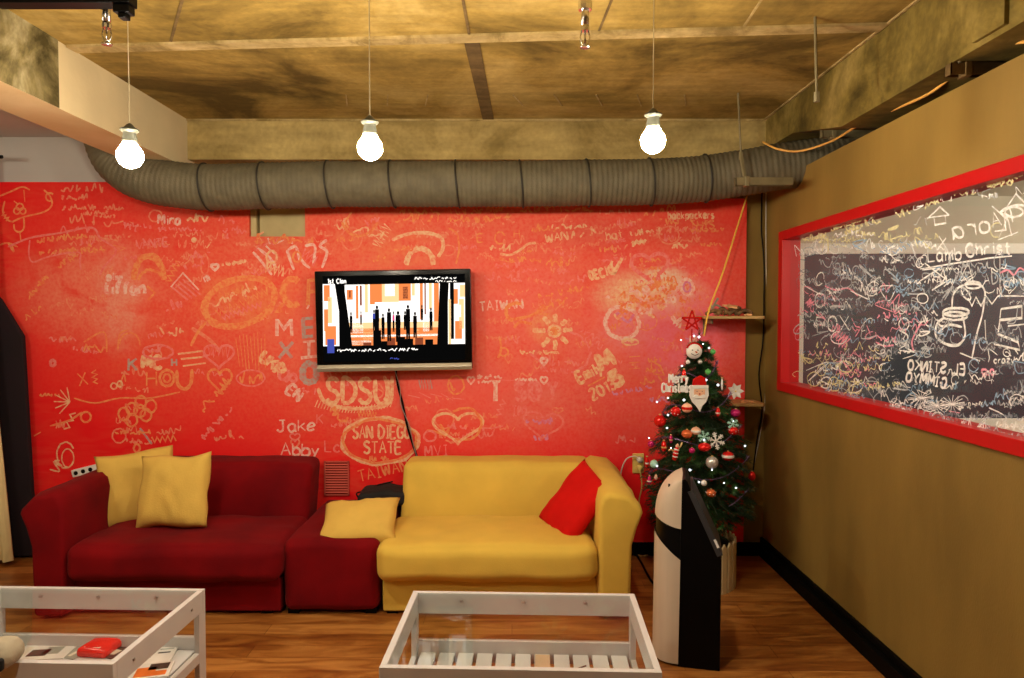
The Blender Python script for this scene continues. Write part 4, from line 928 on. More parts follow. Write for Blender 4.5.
g.text('w', 2.8, 'EL STINKO', 906, 370, 10, -4, .78, 1.1, mirror=True); g.text('w', 2.8, 'GIMMYO', 904, 381, 9.5, -9, .85, 1.1, mirror=True)
g.text('w', 2.0, 'FOX', 817, 332, 15, 3, .9); g.text('g', 1.8, 'he', 879, 356, 9, 0, mirror=True); g.text('g', 1.8, 'TAL', 889, 312, 9, 3, .8); g.text('w', 1.6, 'crazy', 994, 363, 6, 0); g.text('p', 2.2, 'Raj', 985, 378, 8, 25)
gfl('mirrored white words in the lower half of the pane', 'window_lettering')
g.stroke('p', 2.6, [(922, 322), (916, 332), (912, 342), (914, 352)]); g.ell('w', 1.6, 904, 324, 5, 6); g.stroke('w', 1.8, [(899, 330), (908, 336), (905, 346), (914, 352)]); g.rub('p', 2.6, 835, 332, 848, 342, 10, 10); g.rub('p', 2.8, 808, 300, 812, 306, 7, 6); g.ell('w', 1.5, 820, 300, 5, 7); g.rub('p', 2.4, 838, 344, 847, 346, 5, 6); g.rub('b', 2.2, 827, 376, 846, 382, 8, 10)
g.stroke('p', 1.8, [(825, 286), (836, 290), (848, 288), (858, 296)]); g.stroke('p', 1.8, [(876, 342), (884, 346), (894, 345)]); g.stroke('p', 1.5, [(949, 411), (960, 413)], False)
for cx, cy in ((921, 398), (936, 406), (952, 404)):
    for a in range(0, 180, 24): g.stroke('w', 1.3, [(cx-13*cos(R(a)), cy-9*sin(R(a))), (cx+13*cos(R(a)), cy+9*sin(R(a)))], False)
gfl('pink and white marker doodles at the lower left of the pane')
for i in range(1150):
    x, y = rg.uniform(795, 1045), rg.uniform(150, 455)
    if not ins(x, y): continue
    if y < 236 and rg.random() < .65: continue
    if 930 < x < 1024 and 296 < y < 400 and rg.random() < .6: continue
    if 925 < x and 205 < y < 268 and rg.random() < .85: continue
    if 895 < x < 960 and 355 < y < 384 and rg.random() < .8: continue
    c = rg.choice('wgggffwb') if y > 245 else rg.choice('gyyw')
    if y > 345 and x < 870: c = rg.choice('yybgpw')
    if 290 < y < 345 and x < 900 and rg.random() < .2: c = 'p'
    if rg.random() < .6: g.scrawl(c, rg.uniform(.6, 1.4), x, y, min(rg.uniform(10, 34), 1040-x), rg.uniform(3, 8), rg.uniform(-12, 14))
    elif rg.random() < .6: g.ell(c, rg.uniform(.7, 1.3), x, y, rg.uniform(3, 8), rg.uniform(3, 8), rg.uniform(0, 90), rg.uniform(200, 400), rg.uniform(-40, 40))
    else: g.stroke(c, rg.uniform(.8, 1.5), [(x+rg.uniform(-12, 12), y+rg.uniform(-10, 10)) for _ in range(4)])
for i in range(26):
    x = rg.uniform(800, 1020); y = 232 - .318*(x-782) + rg.uniform(14, 24); g.scrawl('y', 1.7, x, y, 16, 6, 14)
gfl('dense white, yellow and blue marker scribbles over the window pane')

# ------------------------------------------------------------------ sofas (origin: front left floor corner of the base)
def sofa(name, label, x0, x1, mat_, foot, arm_side, group=None):
    """arm_side +1: arm at x1, -1: arm at x0"""
    Y0 = 3.70; t = thing(name, label, 'sofa', ((x0+x1)/2, Y0, 0), group=group); W = x1-x0; hw = W/2; s = arm_side
    AW = .175
    inner = hw - AW   # arm inner plane on the arm side
    cx = s*(-(AW)/2); w_ = W-AW
    bm = bmesh.new(); softbox(bm, (cx, .415, .107), (w_, .79, .185), .012, (0, .004, 0), .003, 3, 10); obj('base', bm, mat_, t, True)
    bm = bmesh.new(); softbox(bm, (cx - s*.012, .225, .300), (w_+.015, .60, .195), .055, (.012, .018, .018), .009, x0, 20); obj('seat_cushion', bm, mat_, t, True)
    bm = bmesh.new(); softbox(bm, (cx + s*.03, .675, .475), (w_+.04, .27, .43), .05, (0, .02, .01), .008, x0+4, 18)
    for v in bm.verts:
        if v.co.z > .3: v.co.y += (v.co.z-.3)*.22
    obj('backrest', bm, mat_, t, True)
    # arm: flared, fatter at the top, sloping lower to the front
    pr = [(0, .045), (.185, .045), (.195, .40), (.215, .50), (.245, .575), (.235, .60), (.175, .665), (.06, .68), (.02, .655), (.0, .60)]
    pr = [(a*.92 if a < .2 else a*.97, b if b > .1 else .018) for a, b in pr]
    bm = bmesh.new(); n = 14
    rings = []
    for k in range(n+1):
        a = k/n; y = -.06 + a*.92; rise = .02*a; rr = 1.0
        ring = []
        for (px_, pz) in pr:
            sc = 1 - .05*(1 - min(1, a/.06))
            x = s*(inner + (px_-.11)*sc + .11); z = .018 + (pz-.018)*(1 - .02*(1-min(1, a/.06))) + (rise if pz > .5 else 0)
            p = Vector((x, y, z)); p += noise.noise_vector(p*6)*.006; ring.append(bm.verts.new(p))
        rings.append(ring)
    m_ = len(pr)
    for a, b in zip(rings, rings[1:]):
        for k in range(m_): bm.faces.new((a[k], a[(k+1) % m_], b[(k+1) % m_], b[k]))
    bm.faces.new(rings[0]); bm.faces.new(rings[-1])
    bmesh.ops.recalc_face_normals(bm, faces=bm.faces)
    es = [e for e in bm.edges if len(e.link_faces) == 2 and e.calc_face_angle() > .9]
    bmesh.ops.bevel(bm, geom=es, offset=.022, segments=4, affect='EDGES', profile=.5)
    ar = obj('arm', bm, mat_, t, True)
    for fx in (-hw+.05 + (0 if s > 0 else .0), hw-.08):
        for fy in (.06, .74):
            bm = bmesh.new(); bx(bm, fx-.03, fx+.03, fy-.03, fy+.03, 0, .02, .002); obj('foot', bm, foot, t)
    return t
sofa('two_seat_sofa', 'mustard yellow velour sofa with its arm at the right', -.695, .63, M['yellow_fab'], M['black'], 1)
sofa('two_seat_sofa', 'dark red velour sofa with its arm at the left', -2.53, -1.245, M['red_fab'], M['black'], -1)
t = thing('armless_seat', 'dark red armless seat block between the red and yellow sofas', 'sofa seat', (-.97, 3.70, 0))
bm = bmesh.new(); softbox(bm, (0, .43, .215), (.515, .86, .385), .045, (.0, .008, .012), .007, 9, 18); obj('seat', bm, M['red_fab'], t, True)
for fx in (-.21, .21):
    for fy in (.06, .74): bm = bmesh.new(); bx(bm, fx-.03, fx+.03, fy-.03, fy+.03, 0, .028, .003); obj('foot', bm, M['black'], t)

# cushions
def pillow(label, px, py, Y, w_, h_, th, rot, m, seed, skew=0, tassel=False):
    p = at(px, py, Y); o = obj('cushion', pillow_bm(w_, h_, th, seed, skew=skew), m, None, True, p, rot); return tag(o, label, 'cushion')
pillow('yellow square cushion standing behind the other, against the red sofa arm', 138, 487, 4.16, .43, .44, .13, (R(-12), R(-7), R(18)), M['yellow_pil'], 1)
pillow('yellow square cushion in front, standing on the red sofa seat', 174, 491, 3.96, .43, .42, .14, (R(-16), R(-4), R(-6)), M['yellow_pil'], 5)
pillow('bright red cushion leaning on the arm of the yellow sofa', 575, 504, 3.96, .38, .44, .12, tuple((Matrix.Rotation(R(38), 3, 'Y') @ Matrix.Rotation(R(-64), 3, 'Z')).to_euler()), M['red_pil'], 9)
p = at(361, 519, 3.93)
o = obj('cushion', pillow_bm(.43, .36, .12, 14), M['yellow_pil'], None, True, (p.x, 3.90, .452), (R(-66), R(-3), R(4)))
tag(o, 'flat yellow cushion lying on the red armless seat', 'cushion')
bm = bmesh.new(); tube(bm, [(.19, .0, -.155), (.205, .02, -.19)], .005, 6); obj('label_tag', bm, M['white_cable'], o)
# black folded bag
t = thing('laptop_bag', 'flat black bag lying on the red armless seat by the wall', 'bag', (at(385, 500, 4.42).x, 4.42, .42))
bm = bmesh.new(); softbox(bm, (.02, 0, .05), (.34, .26, .075), .025, (0, 0, .012), .012, 3, 14)
for v in bm.verts: v.co.z += max(0, .06-abs(v.co.x-.02))*.25
obj('body', bm, M['black_fab'], t, True)
bm = bmesh.new(); tube(bm, smooth_pts([(-.15, -.10, .06), (-.165, -.06, .075), (-.13, .0, .075), (-.06, .04, .10), (.04, .06, .12)], 6), .005, 8); obj('strap', bm, M['black'], t, True)
# ------------------------------------------------------------------ glass tables
def table(label, loc, rz, W=.90, D=.63, H=.48):
    t = thing('glass_display_table', label, 'table', loc, rz)
    x0, x1, y0, y1 = -W/2, W/2, -D/2, D/2; tw = .022
    bm = bmesh.new()
    for a, b, c, d in ((x0, x1, y0, y0+tw), (x0, x1, y1-tw, y1)): bx(bm, a, b, c, d, H-.085, H, .0015)
    for a, b, c, d in ((x0, x0+tw, y0+tw, y1-tw), (x1-tw, x1, y0+tw, y1-tw)): bx(bm, a, b, c, d, H-.085, H, .0015)
    obj('apron', bm, M['table_white'], t)
    for sx in (0, 1):
        for sy in (0, 1):
            xa = x0 if sx == 0 else x1-tw; ya = y0 if sy == 0 else y1-.055
            bm = bmesh.new(); bx(bm, xa, xa+tw, ya, ya+.055, 0, H-.085, .0015); obj('leg', bm, M['table_white'], t)
    bm = bmesh.new()
    bx(bm, x0, x0+tw, y0+.055, y1-.055, .195, .235, .0015); bx(bm, x1-tw, x1, y0+.055, y1-.055, .195, .235, .0015)
    bx(bm, x0+tw, x1-tw, y1-tw, y1, .195, .285, .0015); bx(bm, x0+tw, x1-tw, y0, y0+tw, .195, .235, .0015); obj('shelf_rail', bm, M['table_white'], t)
    bm = bmesh.new(); bx(bm, x0+tw+.002, x1-tw-.002, y0+tw+.002, y1-tw-.002, H-.010, H-.004); obj('glass_top', bm, M['glass'], t)
    for fx in (-.25, 0, .25):
        for fy, s in ((y1-tw, -1), (y0+tw, 1)):
            bm = bmesh.new(); lathe(bm, [(0, 0), (.007, 0), (.007, .008), (0, .008)], 8, (fx*W/.9, fy + s*.006, H-.034)); obj('screw', bm, M['grey_metal'], t)
    for fy in (-.2, .2): bm = bmesh.new(); lathe(bm, [(0, 0), (.006, 0), (.006, .008), (0, .008)], 8, (x1-.0, fy, H-.045)); obj('screw', bm, M['grey_metal'], t)
    return t
TC = Vector((.035, 2.503, 0)); TR = R(-2.0)
tA = table('white framed glass table in front of the yellow sofa, slatted shelf', TC, TR)
for k in range(11):
    x = -.385 + k*.077; bm = bmesh.new(); bx(bm, x-.031, x+.031, -.292, .292, .222, .236, .002); obj('shelf_slat', bm, M['table_white'], tA)
def on(tl, rz, x, y, z): return Vector(tl) + Matrix.Rotation(rz, 3, 'Z') @ Vector((x, y, z))
M['card'] = mat('beige_card', (.62, .42, .27), .6); M['mag'] = mat('magazine_dark', (.12, .07, .05), .4, col2=(.35, .22, .14), scale=14); M['mag_w'] = mat('magazine_white', (.75, .70, .66), .35)
bm = bmesh.new(); bx(bm, -.03, .03, -.08, .08, 0, .004, .001); tag(obj('card', bm, M['card'], None, False, on(TC, TR, .078+.0, .20, .2365), (0, 0, TR)), 'beige card lying on the slats of the middle table', 'card')
t = thing('sunglasses', 'small brown folded sunglasses on the slats of the middle table', 'sunglasses', on(TC, TR, .235, .13, .2365), .3)
bm = bmesh.new()
for s in (-1, 1): lathe(bm, [(0, 0), (.024, .001), (.026, .005), (.024, .009), (0, .010)], 14, (s*.03, 0, .0))
obj('lens', bm, mat('brown_lens', (.05, .02, .012), .2), t, True)
bm = bmesh.new(); tube(bm, [(-.055, 0, .006), (-.058, .03, .006), (.03, .05, .008)], .003, 6); tube(bm, [(.055, 0, .006), (.09, -.02, .006)], .003, 6); obj('temple_arm', bm, mat('brown_frame', (.10, .04, .02), .4), t)
# left table
LC = Vector((-1.712, 2.555, 0)); LR = R(-2.0)
tB = table('white framed glass table at the lower left, magazines inside', LC, LR, W=.87)
bm = bmesh.new(); bx(bm, -.405, .405, -.285, .285, .222, .236, .002); obj('shelf_board', bm, M['table_white'], tB)
def mag(name, label, cat, px, py, w_, d_, h_, m, rz, zb=.2365, patch=None):
    p = atz(px, py, zb); t = thing(name, label, cat, p, rz)
    bm = bmesh.new(); bx(bm, -w_/2, w_/2, -d_/2, d_/2, 0, h_, .001); obj('cover', bm, m, t)
    if patch:
        bm = bmesh.new()
        for (a, b, c, d, mi) in patch[1]: bx(bm, a*w_, b*w_, c*d_, d*d_, h_+.0001, h_+.0008, 0, mi)
        obj('print', bm, patch[0], t)
    return t
pm = [mat('print_red', (.75, .02, .01), .35), mat('print_dark', (.05, .035, .03), .4), mat('print_cream', (.72, .66, .55), .4), mat('print_blue', (.04, .07, .30), .35), mat('print_orange', (.75, .16, .02), .4), mat('print_grey', (.30, .32, .28), .4)]
mag('magazine', 'pale magazine with a dark picture on the left table shelf', 'magazine', 45, 652, .21, .14, .004, M['mag_w'], .1, patch=(pm, [(-.25, .1, -.3, .1, 1), (.0, .3, -.2, .25, 5), (-.4, -.3, -.3, .3, 2)]))
mag('magazine', 'grey green leaflet between magazine and red packet, left table', 'magazine', 82, 650, .08, .15, .003, pm[5], -.3, patch=(pm, [(-.1, .1, -.4, .4, 2)]))
t = thing('snack_packet', 'shiny red packet lying on the left table shelf', 'packet', atz(102, 651, .2365), -.15)
bm = bmesh.new(); softbox(bm, (0, 0, .018), (.13, .13, .034), .014, (0, 0, .008), .008, 2, 10); obj('packet', bm, mat('red_foil', (.80, .015, .010), .2, var=.1, scale=20), t, True)
bm = bmesh.new(); bx(bm, -.04, .03, -.05, -.02, .037, .0385, 0, 2); bx(bm, -.03, .04, .01, .03, .037, .0385, 0, 4); obj('print', bm, pm, t)
mag('magazine', 'dark magazine right of the red packet on the left table shelf', 'magazine', 121, 649, .08, .16, .005, pm[1], -.35, patch=(pm, [(-.3, .3, -.35, -.1, 2), (-.2, .35, .1, .3, 0)]))
mag('magazine', 'white magazine with blue print at the right of the left table shelf', 'magazine', 158, 655, .13, .16, .006, M['mag_w'], .2, patch=(pm, [(-.5, -.15, -.2, .5, 3), (.0, .35, .0, .06, 1), (.0, .4, .2, .24, 5)]))
mag('magazine', 'orange and black magazine nearest the viewer on the left table shelf', 'magazine', 152, 672, .14, .12, .008, M['mag_w'], .25, patch=(pm, [(-.4, .1, -.4, .2, 4), (-.1, .4, .0, .4, 1), (.1, .4, -.4, -.1, 4)]))
# pouch on the left table corner
p = atz(0, 664, .482)
t = thing('cloth_pouch', 'blurred grey-beige cloth pouch on the near left table corner', 'pouch', (p.x-.02, p.y, .4815))
bm = bmesh.new(); softbox(bm, (0, 0, .035), (.16, .10, .07), .033, (0, 0, .01), .012, 4, 12); obj('body', bm, mat('pouch_cloth', (.42, .36, .26), .9, bump=.3), t, True)
bm = bmesh.new(); softbox(bm, (.035, -.052, .024), (.07, .02, .04), .009, (0, 0, 0), .003, 4, 8); obj('pocket', bm, M['black_fab'], t, True)

# ------------------------------------------------------------------ kiosk
t = thing('information_kiosk', 'black floor kiosk with curved pale back and sloping screen', 'kiosk', (.80, 3.144, 0), R(-13.6))
KY0, KY1 = -.0, .27
def kx(px, Y=0): return (px-690)/FPX*3.06
def kz(py, Y=0, px=690): return at(px, py, 3.144 + .12 + .10*max(0, (500-py)/30)).z
xs = kx(680); xr = kx(722.5)
prof = [(xs, .0), (xr, .0), (kx(723), kz(549)), (kx(721), kz(541)), (kx(706), kz(512)), (kx(694), kz(486)), (kx(688.5), kz(471)), (kx(686), kz(469)), (xs+.012, kz(470))]
bm = bmesh.new(); prism(bm, prof, 'y', KY0, KY1, .004, 2); obj('body', bm, M['black'], t)
yc = (KY0+KY1)/2; ry = (KY1-KY0)/2
def shell(name, z0f, z1, m, bulge, x_join, topround=False, n=26, nz=24, inset=0.):
    bm = bmesh.new(); rows = []
    for j in range(nz+1):
        f = j/nz; row = []
        for i in range(n+1):
            a = pi*i/n  # 0..pi, front edge (near camera) to far edge
            zl = z0f(a) if callable(z0f) else z0f; zt = z1(a) if callable(z1) else z1
            z = zl + (zt-zl)*f
            sc = 1.0
            if topround:
                u = min(1, max(0, (z - kz(520))/(kz(469.5)-kz(520)))); sc = math.sqrt(max(0, 1-u**2.5))*.97+.03
            bl = bulge*sc - inset
            row.append(bm.verts.new((x_join(z) - bl*max(0, sin(a))**.75, yc - (ry-inset)*cos(a), z)))
        rows.append(row)
    for a, b in zip(rows, rows[1:]):
        for i in range(n): bm.faces.new((a[i], a[i+1], b[i+1], b[i]))
    if topround:
        c = bm.verts.new((x_join(kz(470))+.004, yc, kz(469)))
        for i in range(n): bm.faces.new((rows[-1][i], rows[-1][i+1], c))
    bmesh.ops.recalc_face_normals(bm, faces=bm.faces)
    return obj(name, bm, m, t, True)
xj = lambda z: xs + .002 + .012*z/.9
B = xs - kx(654.5) + .01
shell('lower_shell', 0.012, lambda a: kz(552) + .10*max(0, sin(a))**.8, M['kiosk_white'], B, xj)
shell('black_band', .02, kz(505), M['black'], B, xj, inset=.006)
shell('upper_shell', lambda a: kz(522) + .035*sin(a), kz(469.5), M['kiosk_white'], B, xj, topround=True)
bm = bmesh.new(); 
d = Vector((kx(721)-kx(692), 0, kz(545)-kz(484))); L = d.length; d.normalize(); nrm = Vector((-d.z, 0, d.x))
o0 = Vector((kx(692), 0, kz(484)))
def slab(bm, a0, a1, t0_, t1_, y0, y1, mi=0):
    vs = []
    for a in (a0, a1):
        for y in (y0, y1):
            for h in (t0_, t1_): vs.append(bm.verts.new(o0 + d*a + Vector((0, y, 0)) + nrm*h))
    for f in [(0, 1, 3, 2), (4, 6, 7, 5), (0, 4, 5, 1), (2, 3, 7, 6), (0, 2, 6, 4), (1, 5, 7, 3)]: bm.faces.new([vs[i] for i in f]).material_index = mi
    bmesh.ops.recalc_face_normals(bm, faces=bm.faces)
slab(bm, -.01, L+.0, -.01, .016, KY0-.004, KY1+.004); sp_ = obj('screen_panel', bm, mat('kiosk_panel', (.035, .037, .042), .3), t)
bm = bmesh.new(); slab(bm, L*.75, L*.88, .006, .0165, KY0-.0055, KY0-.003); obj('sticker', bm, M['white_paint'], sp_)
bm = bmesh.new(); bx(bm, kx(669), kx(671), KY0+.03, KY0+.045, kz(480), kz(477), .001); obj('latch', bm, M['black'], t)

# ------------------------------------------------------------------ christmas tree
TX, TY = at(700, 450, 4.17).x, 4.20
pot = thing('planter', 'pale fence-like slatted planter holding the Christmas tree', 'planter', (TX-.02, TY, 0))
bm = bmesh.new(); lathe(bm, [(0, .0), (.20, .0), (.205, .25), (.0, .25)], 28); obj('pot', bm, M['black'], pot, True)
for k in range(30):
    a = 2*pi*k/30; c, s = cos(a), sin(a); r = .235; bm = bmesh.new()
    prism(bm, [(-.017, .0), (.017, .0), (.017, .265), (0, .29), (-.017, .265)], 'y', -.006, .006, .001, 1)
    o = obj('picket', bm, M['cream_p'] if 'cream_p' in M else M.setdefault('cream_p', mat('cream_picket', (.66, .52, .28), .6)), pot); o.location = (r*c, r*s, .0); o.rotation_euler = (0, 0, a+pi/2)
bm = bmesh.new()
for z in (.07, .2): tube(bm, [(.224*cos(2*pi*k/30), .224*sin(2*pi*k/30), z) for k in range(31)], .008, 6)
obj('wire_band', bm, M['cream_p'], pot)
tree = thing('christmas_tree', 'dark green artificial Christmas tree decorated with baubles', 'christmas tree', (TX, TY, .24))
TZ0 = .24
bm = bmesh.new(); tube(bm, [(0, 0, 0.01), (0, 0, 1.20)], .018, 8); obj('trunk', bm, mat('tree_trunk', (.05, .03, .015), .8), tree)
random.seed(11)
M['needle'] = mat('tree_needle', (.004, .020, .006), .6, col2=(.018, .07, .014), scale=9)
M['needle2'] = mat('tree_needle_light', (.06, .20, .04), .6, col2=(.02, .08, .014), scale=9)
bmn = bmesh.new(); bmb = bmesh.new()
def tree_r(z):  # z above TZ0
    prof_ = [(.18, .27), (.34, .315), (.52, .305), (.66, .27), (.80, .225), (.95, .17), (1.08, .105), (1.20, .045), (1.27, .02)]
    if z <= prof_[0][0]: return prof_[0][1]
    for (a, ra), (b, rb) in zip(prof_, prof_[1:]):
        if z <= b: return ra + (rb-ra)*(z-a)/(b-a)
    return .02
def needles(bm, p0, p1, n, ln, mi):
    d = (p1-p0); dn = d.normalized()
    for i in range(n):
        p = p0 + d*(i+random.random())/n
        v = Vector((random.gauss(0, 1), random.gauss(0, 1), random.gauss(0, 1))); v = (v - dn*v.dot(dn)).normalized()
        e = p + (v*.8 + dn*.6).normalized()*ln*random.uniform(.6, 1.15)
        s = dn.cross(v)*.0016
        f = bm.faces.new((bm.verts.new(p-s), bm.verts.new(p+s), bm.verts.new(e))); f.material_index = mi
nb = 0
z = .20
while z < 1.24:
    r = tree_r(z); k = max(5, int(9+22*r)); off = random.random()*6
    for i in range(k):
        a = off + 2*pi*i/k + random.uniform(-.12, .12); rr = r*random.uniform(.82, 1.1)
        p0 = Vector((0, 0, z+.03)); p1 = Vector((rr*cos(a), rr*sin(a), z - .10*rr/.3 + random.uniform(-.02, .02)))
        tube(bmb, [p0, p1], .0025, 4)
        mi = 1 if random.random() < .16 else 0
        needles(bmn, p0.lerp(p1, .25), p1, int(60+260*rr), .046, mi)
        for q in range(3):
            b0 = p0.lerp(p1, .45+.18*q); ss = random.choice((-1, 1)); dirv = (p1-p0).normalized(); sd = Vector((-sin(a), cos(a), -.1))*ss
            b1 = b0 + (dirv*.6+sd*.8).normalized()*rr*random.uniform(.25, .4); needles(bmn, b0, b1, int(36+90*rr), .038, mi)
    z += .055
needles(bmn, Vector((0, 0, 1.15)), Vector((0, 0, 1.29)), 90, .04, 0)
obj('foliage', bmn, [M['needle'], M['needle2']], tree); obj('branches', bmb, mat('wire_branch', (.03, .04, .02), .8), tree)
# ornaments, placed on the tree's near surface
def ysurf(px, py, out=.0):
    out += .03
    p = at(px, py, TY); z = p.z-TZ0; r = tree_r(max(.18, min(1.25, z))) + out; dx = p.x-TX
    return TY - math.sqrt(max(0, r*r-dx*dx))
OM = {'red': mat('bauble_red', (.75, .015, .012), .18, metal=.4, var=.03), 'magenta': mat('bauble_magenta', (.55, .02, .16), .2, metal=.4, var=.03), 'orange': mat('bauble_copper', (.70, .16, .05), .25, metal=.4, var=.05), 'white': mat('bauble_white', (.75, .72, .68), .35, var=.03),
      'silver': mat('bauble_silver', (.62, .62, .60), .3, metal=.6, var=.04), 'peach': mat('bauble_peach', (.80, .45, .30), .35), 'gold': mat('ornament_gold', (.75, .55, .22), .35, metal=.5), 'green': mat('ornament_green', (.10, .45, .10), .5), 'skin': mat('santa_skin', (.78, .45, .28), .6), 'dark': mat('ornament_dark', (.03, .02, .02), .5), 'teal': mat('ornament_teal', (.35, .62, .52), .4)}
def hook(parent, r): 
    bm = bmesh.new(); lathe(bm, [(0, r*.96), (r*.2, r*.96), (r*.2, r*1.14), (0, r*1.16)], 10); obj('cap', bm, OM['gold'], parent)
def bauble(px, py, rpx, key, label, sq=1., deco=None, grp=None):
    y = ysurf(px, py); p = at(px, py, y); r = rpx*y/FPX; t = thing('bauble', label, 'bauble', p, group=grp)
    bm = bmesh.new(); lathe(bm, [(r*sin(a), -r*sq*cos(a)) for a in [pi*k/12 for k in range(13)]], 18); bl_ = obj('ball', bm, OM[key], t, True); hook(t, r*sq)
    if deco:
        bm = bmesh.new(); rr = r*1.012
        if deco[0] == 'band':
            lathe(bm, [(rr*cos(a), rr*sq*sin(a)) for a in (-.28, -.1, .1, .28)], 18)
        elif deco[0] == 'dots':
            for k in range(9):
                a = 2*pi*k/9; z = r*sq*random.uniform(-.5, .5); q = math.sqrt(max(0, 1-(z/(r*sq))**2))*rr; lathe(bm, [(0, -.004), (.004, 0), (0, .004)], 8, (q*cos(a), q*sin(a), z))
        obj('decoration', bm, OM[deco[1]], bl_, True)
    return t
bauble(660, 421, 6.2, 'red', 'glossy red bauble at the left edge of the tree, near mid height')
bauble(676, 411.5, 5, 'red', 'red bauble with white dots right of the leftmost glossy red one', deco=('dots', 'white'))
bauble(687, 408, 5.4, 'peach', 'patterned pale bauble with red band under the Santa face', .9, ('band', 'red'))
bauble(687, 434, 5.5, 'orange', 'copper orange bauble at the middle of the tree', .82)
bauble(696, 431, 5, 'peach', 'peach bauble with white band touching the copper one', .8, ('band', 'white'))
bauble(692, 450.5, 3, 'magenta', 'small magenta bauble left of the flattened red one')
bauble(704.5, 447, 6.5, 'red', 'flattened red bauble below the centre of the tree', .7)
bauble(712, 462.5, 6.2, 'silver', 'frosted white-silver bauble low in the centre')
bauble(728, 456, 6, 'red', 'red bauble with white band at lower right', .8, ('band', 'white'))
bauble(735.5, 413, 5, 'magenta', 'magenta-red bauble at the right edge below the poinsettia', .85)
bauble(733.5, 431, 5, 'red', 'red bauble with silver top on the right side', .85, ('dots', 'silver'))
bauble(711, 493, 5, 'orange', 'orange-red bauble with white dots, lowest on the tree', .8, ('dots', 'white'))
bauble(651, 444, 3.4, 'magenta', 'small dark magenta bauble at far left of the tree')
bauble(654, 464, 4.2, 'teal', 'teal frosted bauble near the wall outlet')
bauble(704, 483, 3, 'white', 'small white bauble above the sloping kiosk screen')
bauble(752, 476, 3.6, 'red', 'small red bauble hanging outside the tree at far right', 1.3)
for px, py, lb in ((713, 352, 'small green leaf bow near the tree top'), (708, 372, 'small green leaf bow beside the Santa hat')):
    y = ysurf(px, py); p = at(px, py, y); t = thing('green_bow', lb, 'ornament', p); bm = bmesh.new(); lathe(bm, [(0, -.02), (.014, -.008), (.018, .006), (.0, .022)], 8); obj('leaf', bm, OM['green'], t, True)
# bells / long ornaments
def droplet(px, py, wpx, hpx, key, label, key2='white'):
    y = ysurf(px, py); p = at(px, py, y); k = y/FPX; t = thing('drop_ornament', label, 'ornament', p)
    bm = bmesh.new(); lathe(bm, [(0, -hpx*k/2), (wpx*k*.3, -hpx*k*.42), (wpx*k*.5, -hpx*k*.1), (wpx*k*.34, hpx*k*.3), (0, hpx*k*.5)], 14); bd_ = obj('body', bm, OM[key], t, True)
    bm = bmesh.new(); lathe(bm, [(wpx*k*.47, -hpx*k*.16), (wpx*k*.52, -hpx*k*.1), (wpx*k*.50, -hpx*k*.03)], 14); obj('stripe', bm, OM[key2], bd_, True); hook(t, hpx*k*.45)
droplet(718, 412, 5, 10, 'red', 'long red drop ornament right of centre')
droplet(664, 446, 6, 12, 'red', 'dark red lantern ornament on the left side', 'gold')
droplet(671, 439, 4, 9, 'magenta', 'slim magenta drop next to the red lantern', 'gold')
droplet(649.5, 480, 5, 10, 'magenta', 'magenta bell at the lower left edge of tree')
droplet(647, 462, 4, 12, 'red', 'slim red drop at the left edge by the outlet')
droplet(722, 384, 2.4, 13, 'white', 'slim white icicle right of the Santa face', 'silver')
droplet(656, 477, 3.4, 6, 'peach', 'small peach drop near the kiosk top')
droplet(684, 375, 5, 13, 'red', 'red and white stocking ornament left of the Santa hat')
# stick figure ornament
y = ysurf(676, 452); p = at(676, 452, y); t = thing('elf_ornament', 'red and white striped elf figure on the left side', 'ornament', p, rot=(0, .2, 0))
bm = bmesh.new(); lathe(bm, [(0, -.05), (.012, -.045), (.016, -.01), (.010, .025), (0, .03)], 10); obj('body', bm, OM['red'], t, True)
bm = bmesh.new(); lathe(bm, [(0, .022), (.010, .03), (.010, .04), (0, .05)], 10); obj('head', bm, OM['peach'], t, True)
bm = bmesh.new()
for z in (-.03, -.01, .01): lathe(bm, [(.0135, z), (.0175, z+.004), (.0135, z+.008)], 10)
obj('stripe', bm, OM['white'], t, True)
bm = bmesh.new(); tube(bm, [(-.005, 0, .0), (-.035, -.01, .01), (-.045, -.01, .0)], .005, 6); tube(bm, [(.005, 0, .01), (.02, 0, .04), (.022, 0, .06)], .005, 6); obj('limb', bm, OM['gold'], t, True)
# snowman face ball
y = ysurf(694, 351, .01); p = at(694, 351, y); r = 8*y/FPX; t = thing('snowman_face', 'round white snowman face ornament near the tree top', 'ornament', p)
bm = bmesh.new(); lathe(bm, [(r*sin(a), -r*cos(a)) for a in [pi*k/14 for k in range(15)]], 22)
for v in bm.verts: v.co.y *= .6
hd_ = obj('head', bm, OM['white'], t, True)
bm = bmesh.new()
for s in (-1, 1): lathe(bm, [(0, -.004), (.005, 0), (0, .005)], 8, (s*.016, -r*.57, .006))
obj('eye', bm, OM['dark'], hd_)
bm = bmesh.new(); tube(bm, [(0, -r*.55, -.002), (.012, -r*.62, -.008)], .004, 6); obj('nose', bm, OM['orange'], hd_)
bm = bmesh.new(); tube(bm, smooth_pts([(-.022, -r*.5, -.014), (0, -r*.54, -.024), (.022, -r*.5, -.014)], 4), .002, 5); obj('mouth', bm, OM['dark'], hd_)
bm = bmesh.new(); tube(bm, [(r*.98*cos(a), -r*.2, r*.98*sin(a)) for a in [R(k) for k in range(20, 161, 10)]], .006, 6); obj('hat_brim', bm, OM['red'], t)
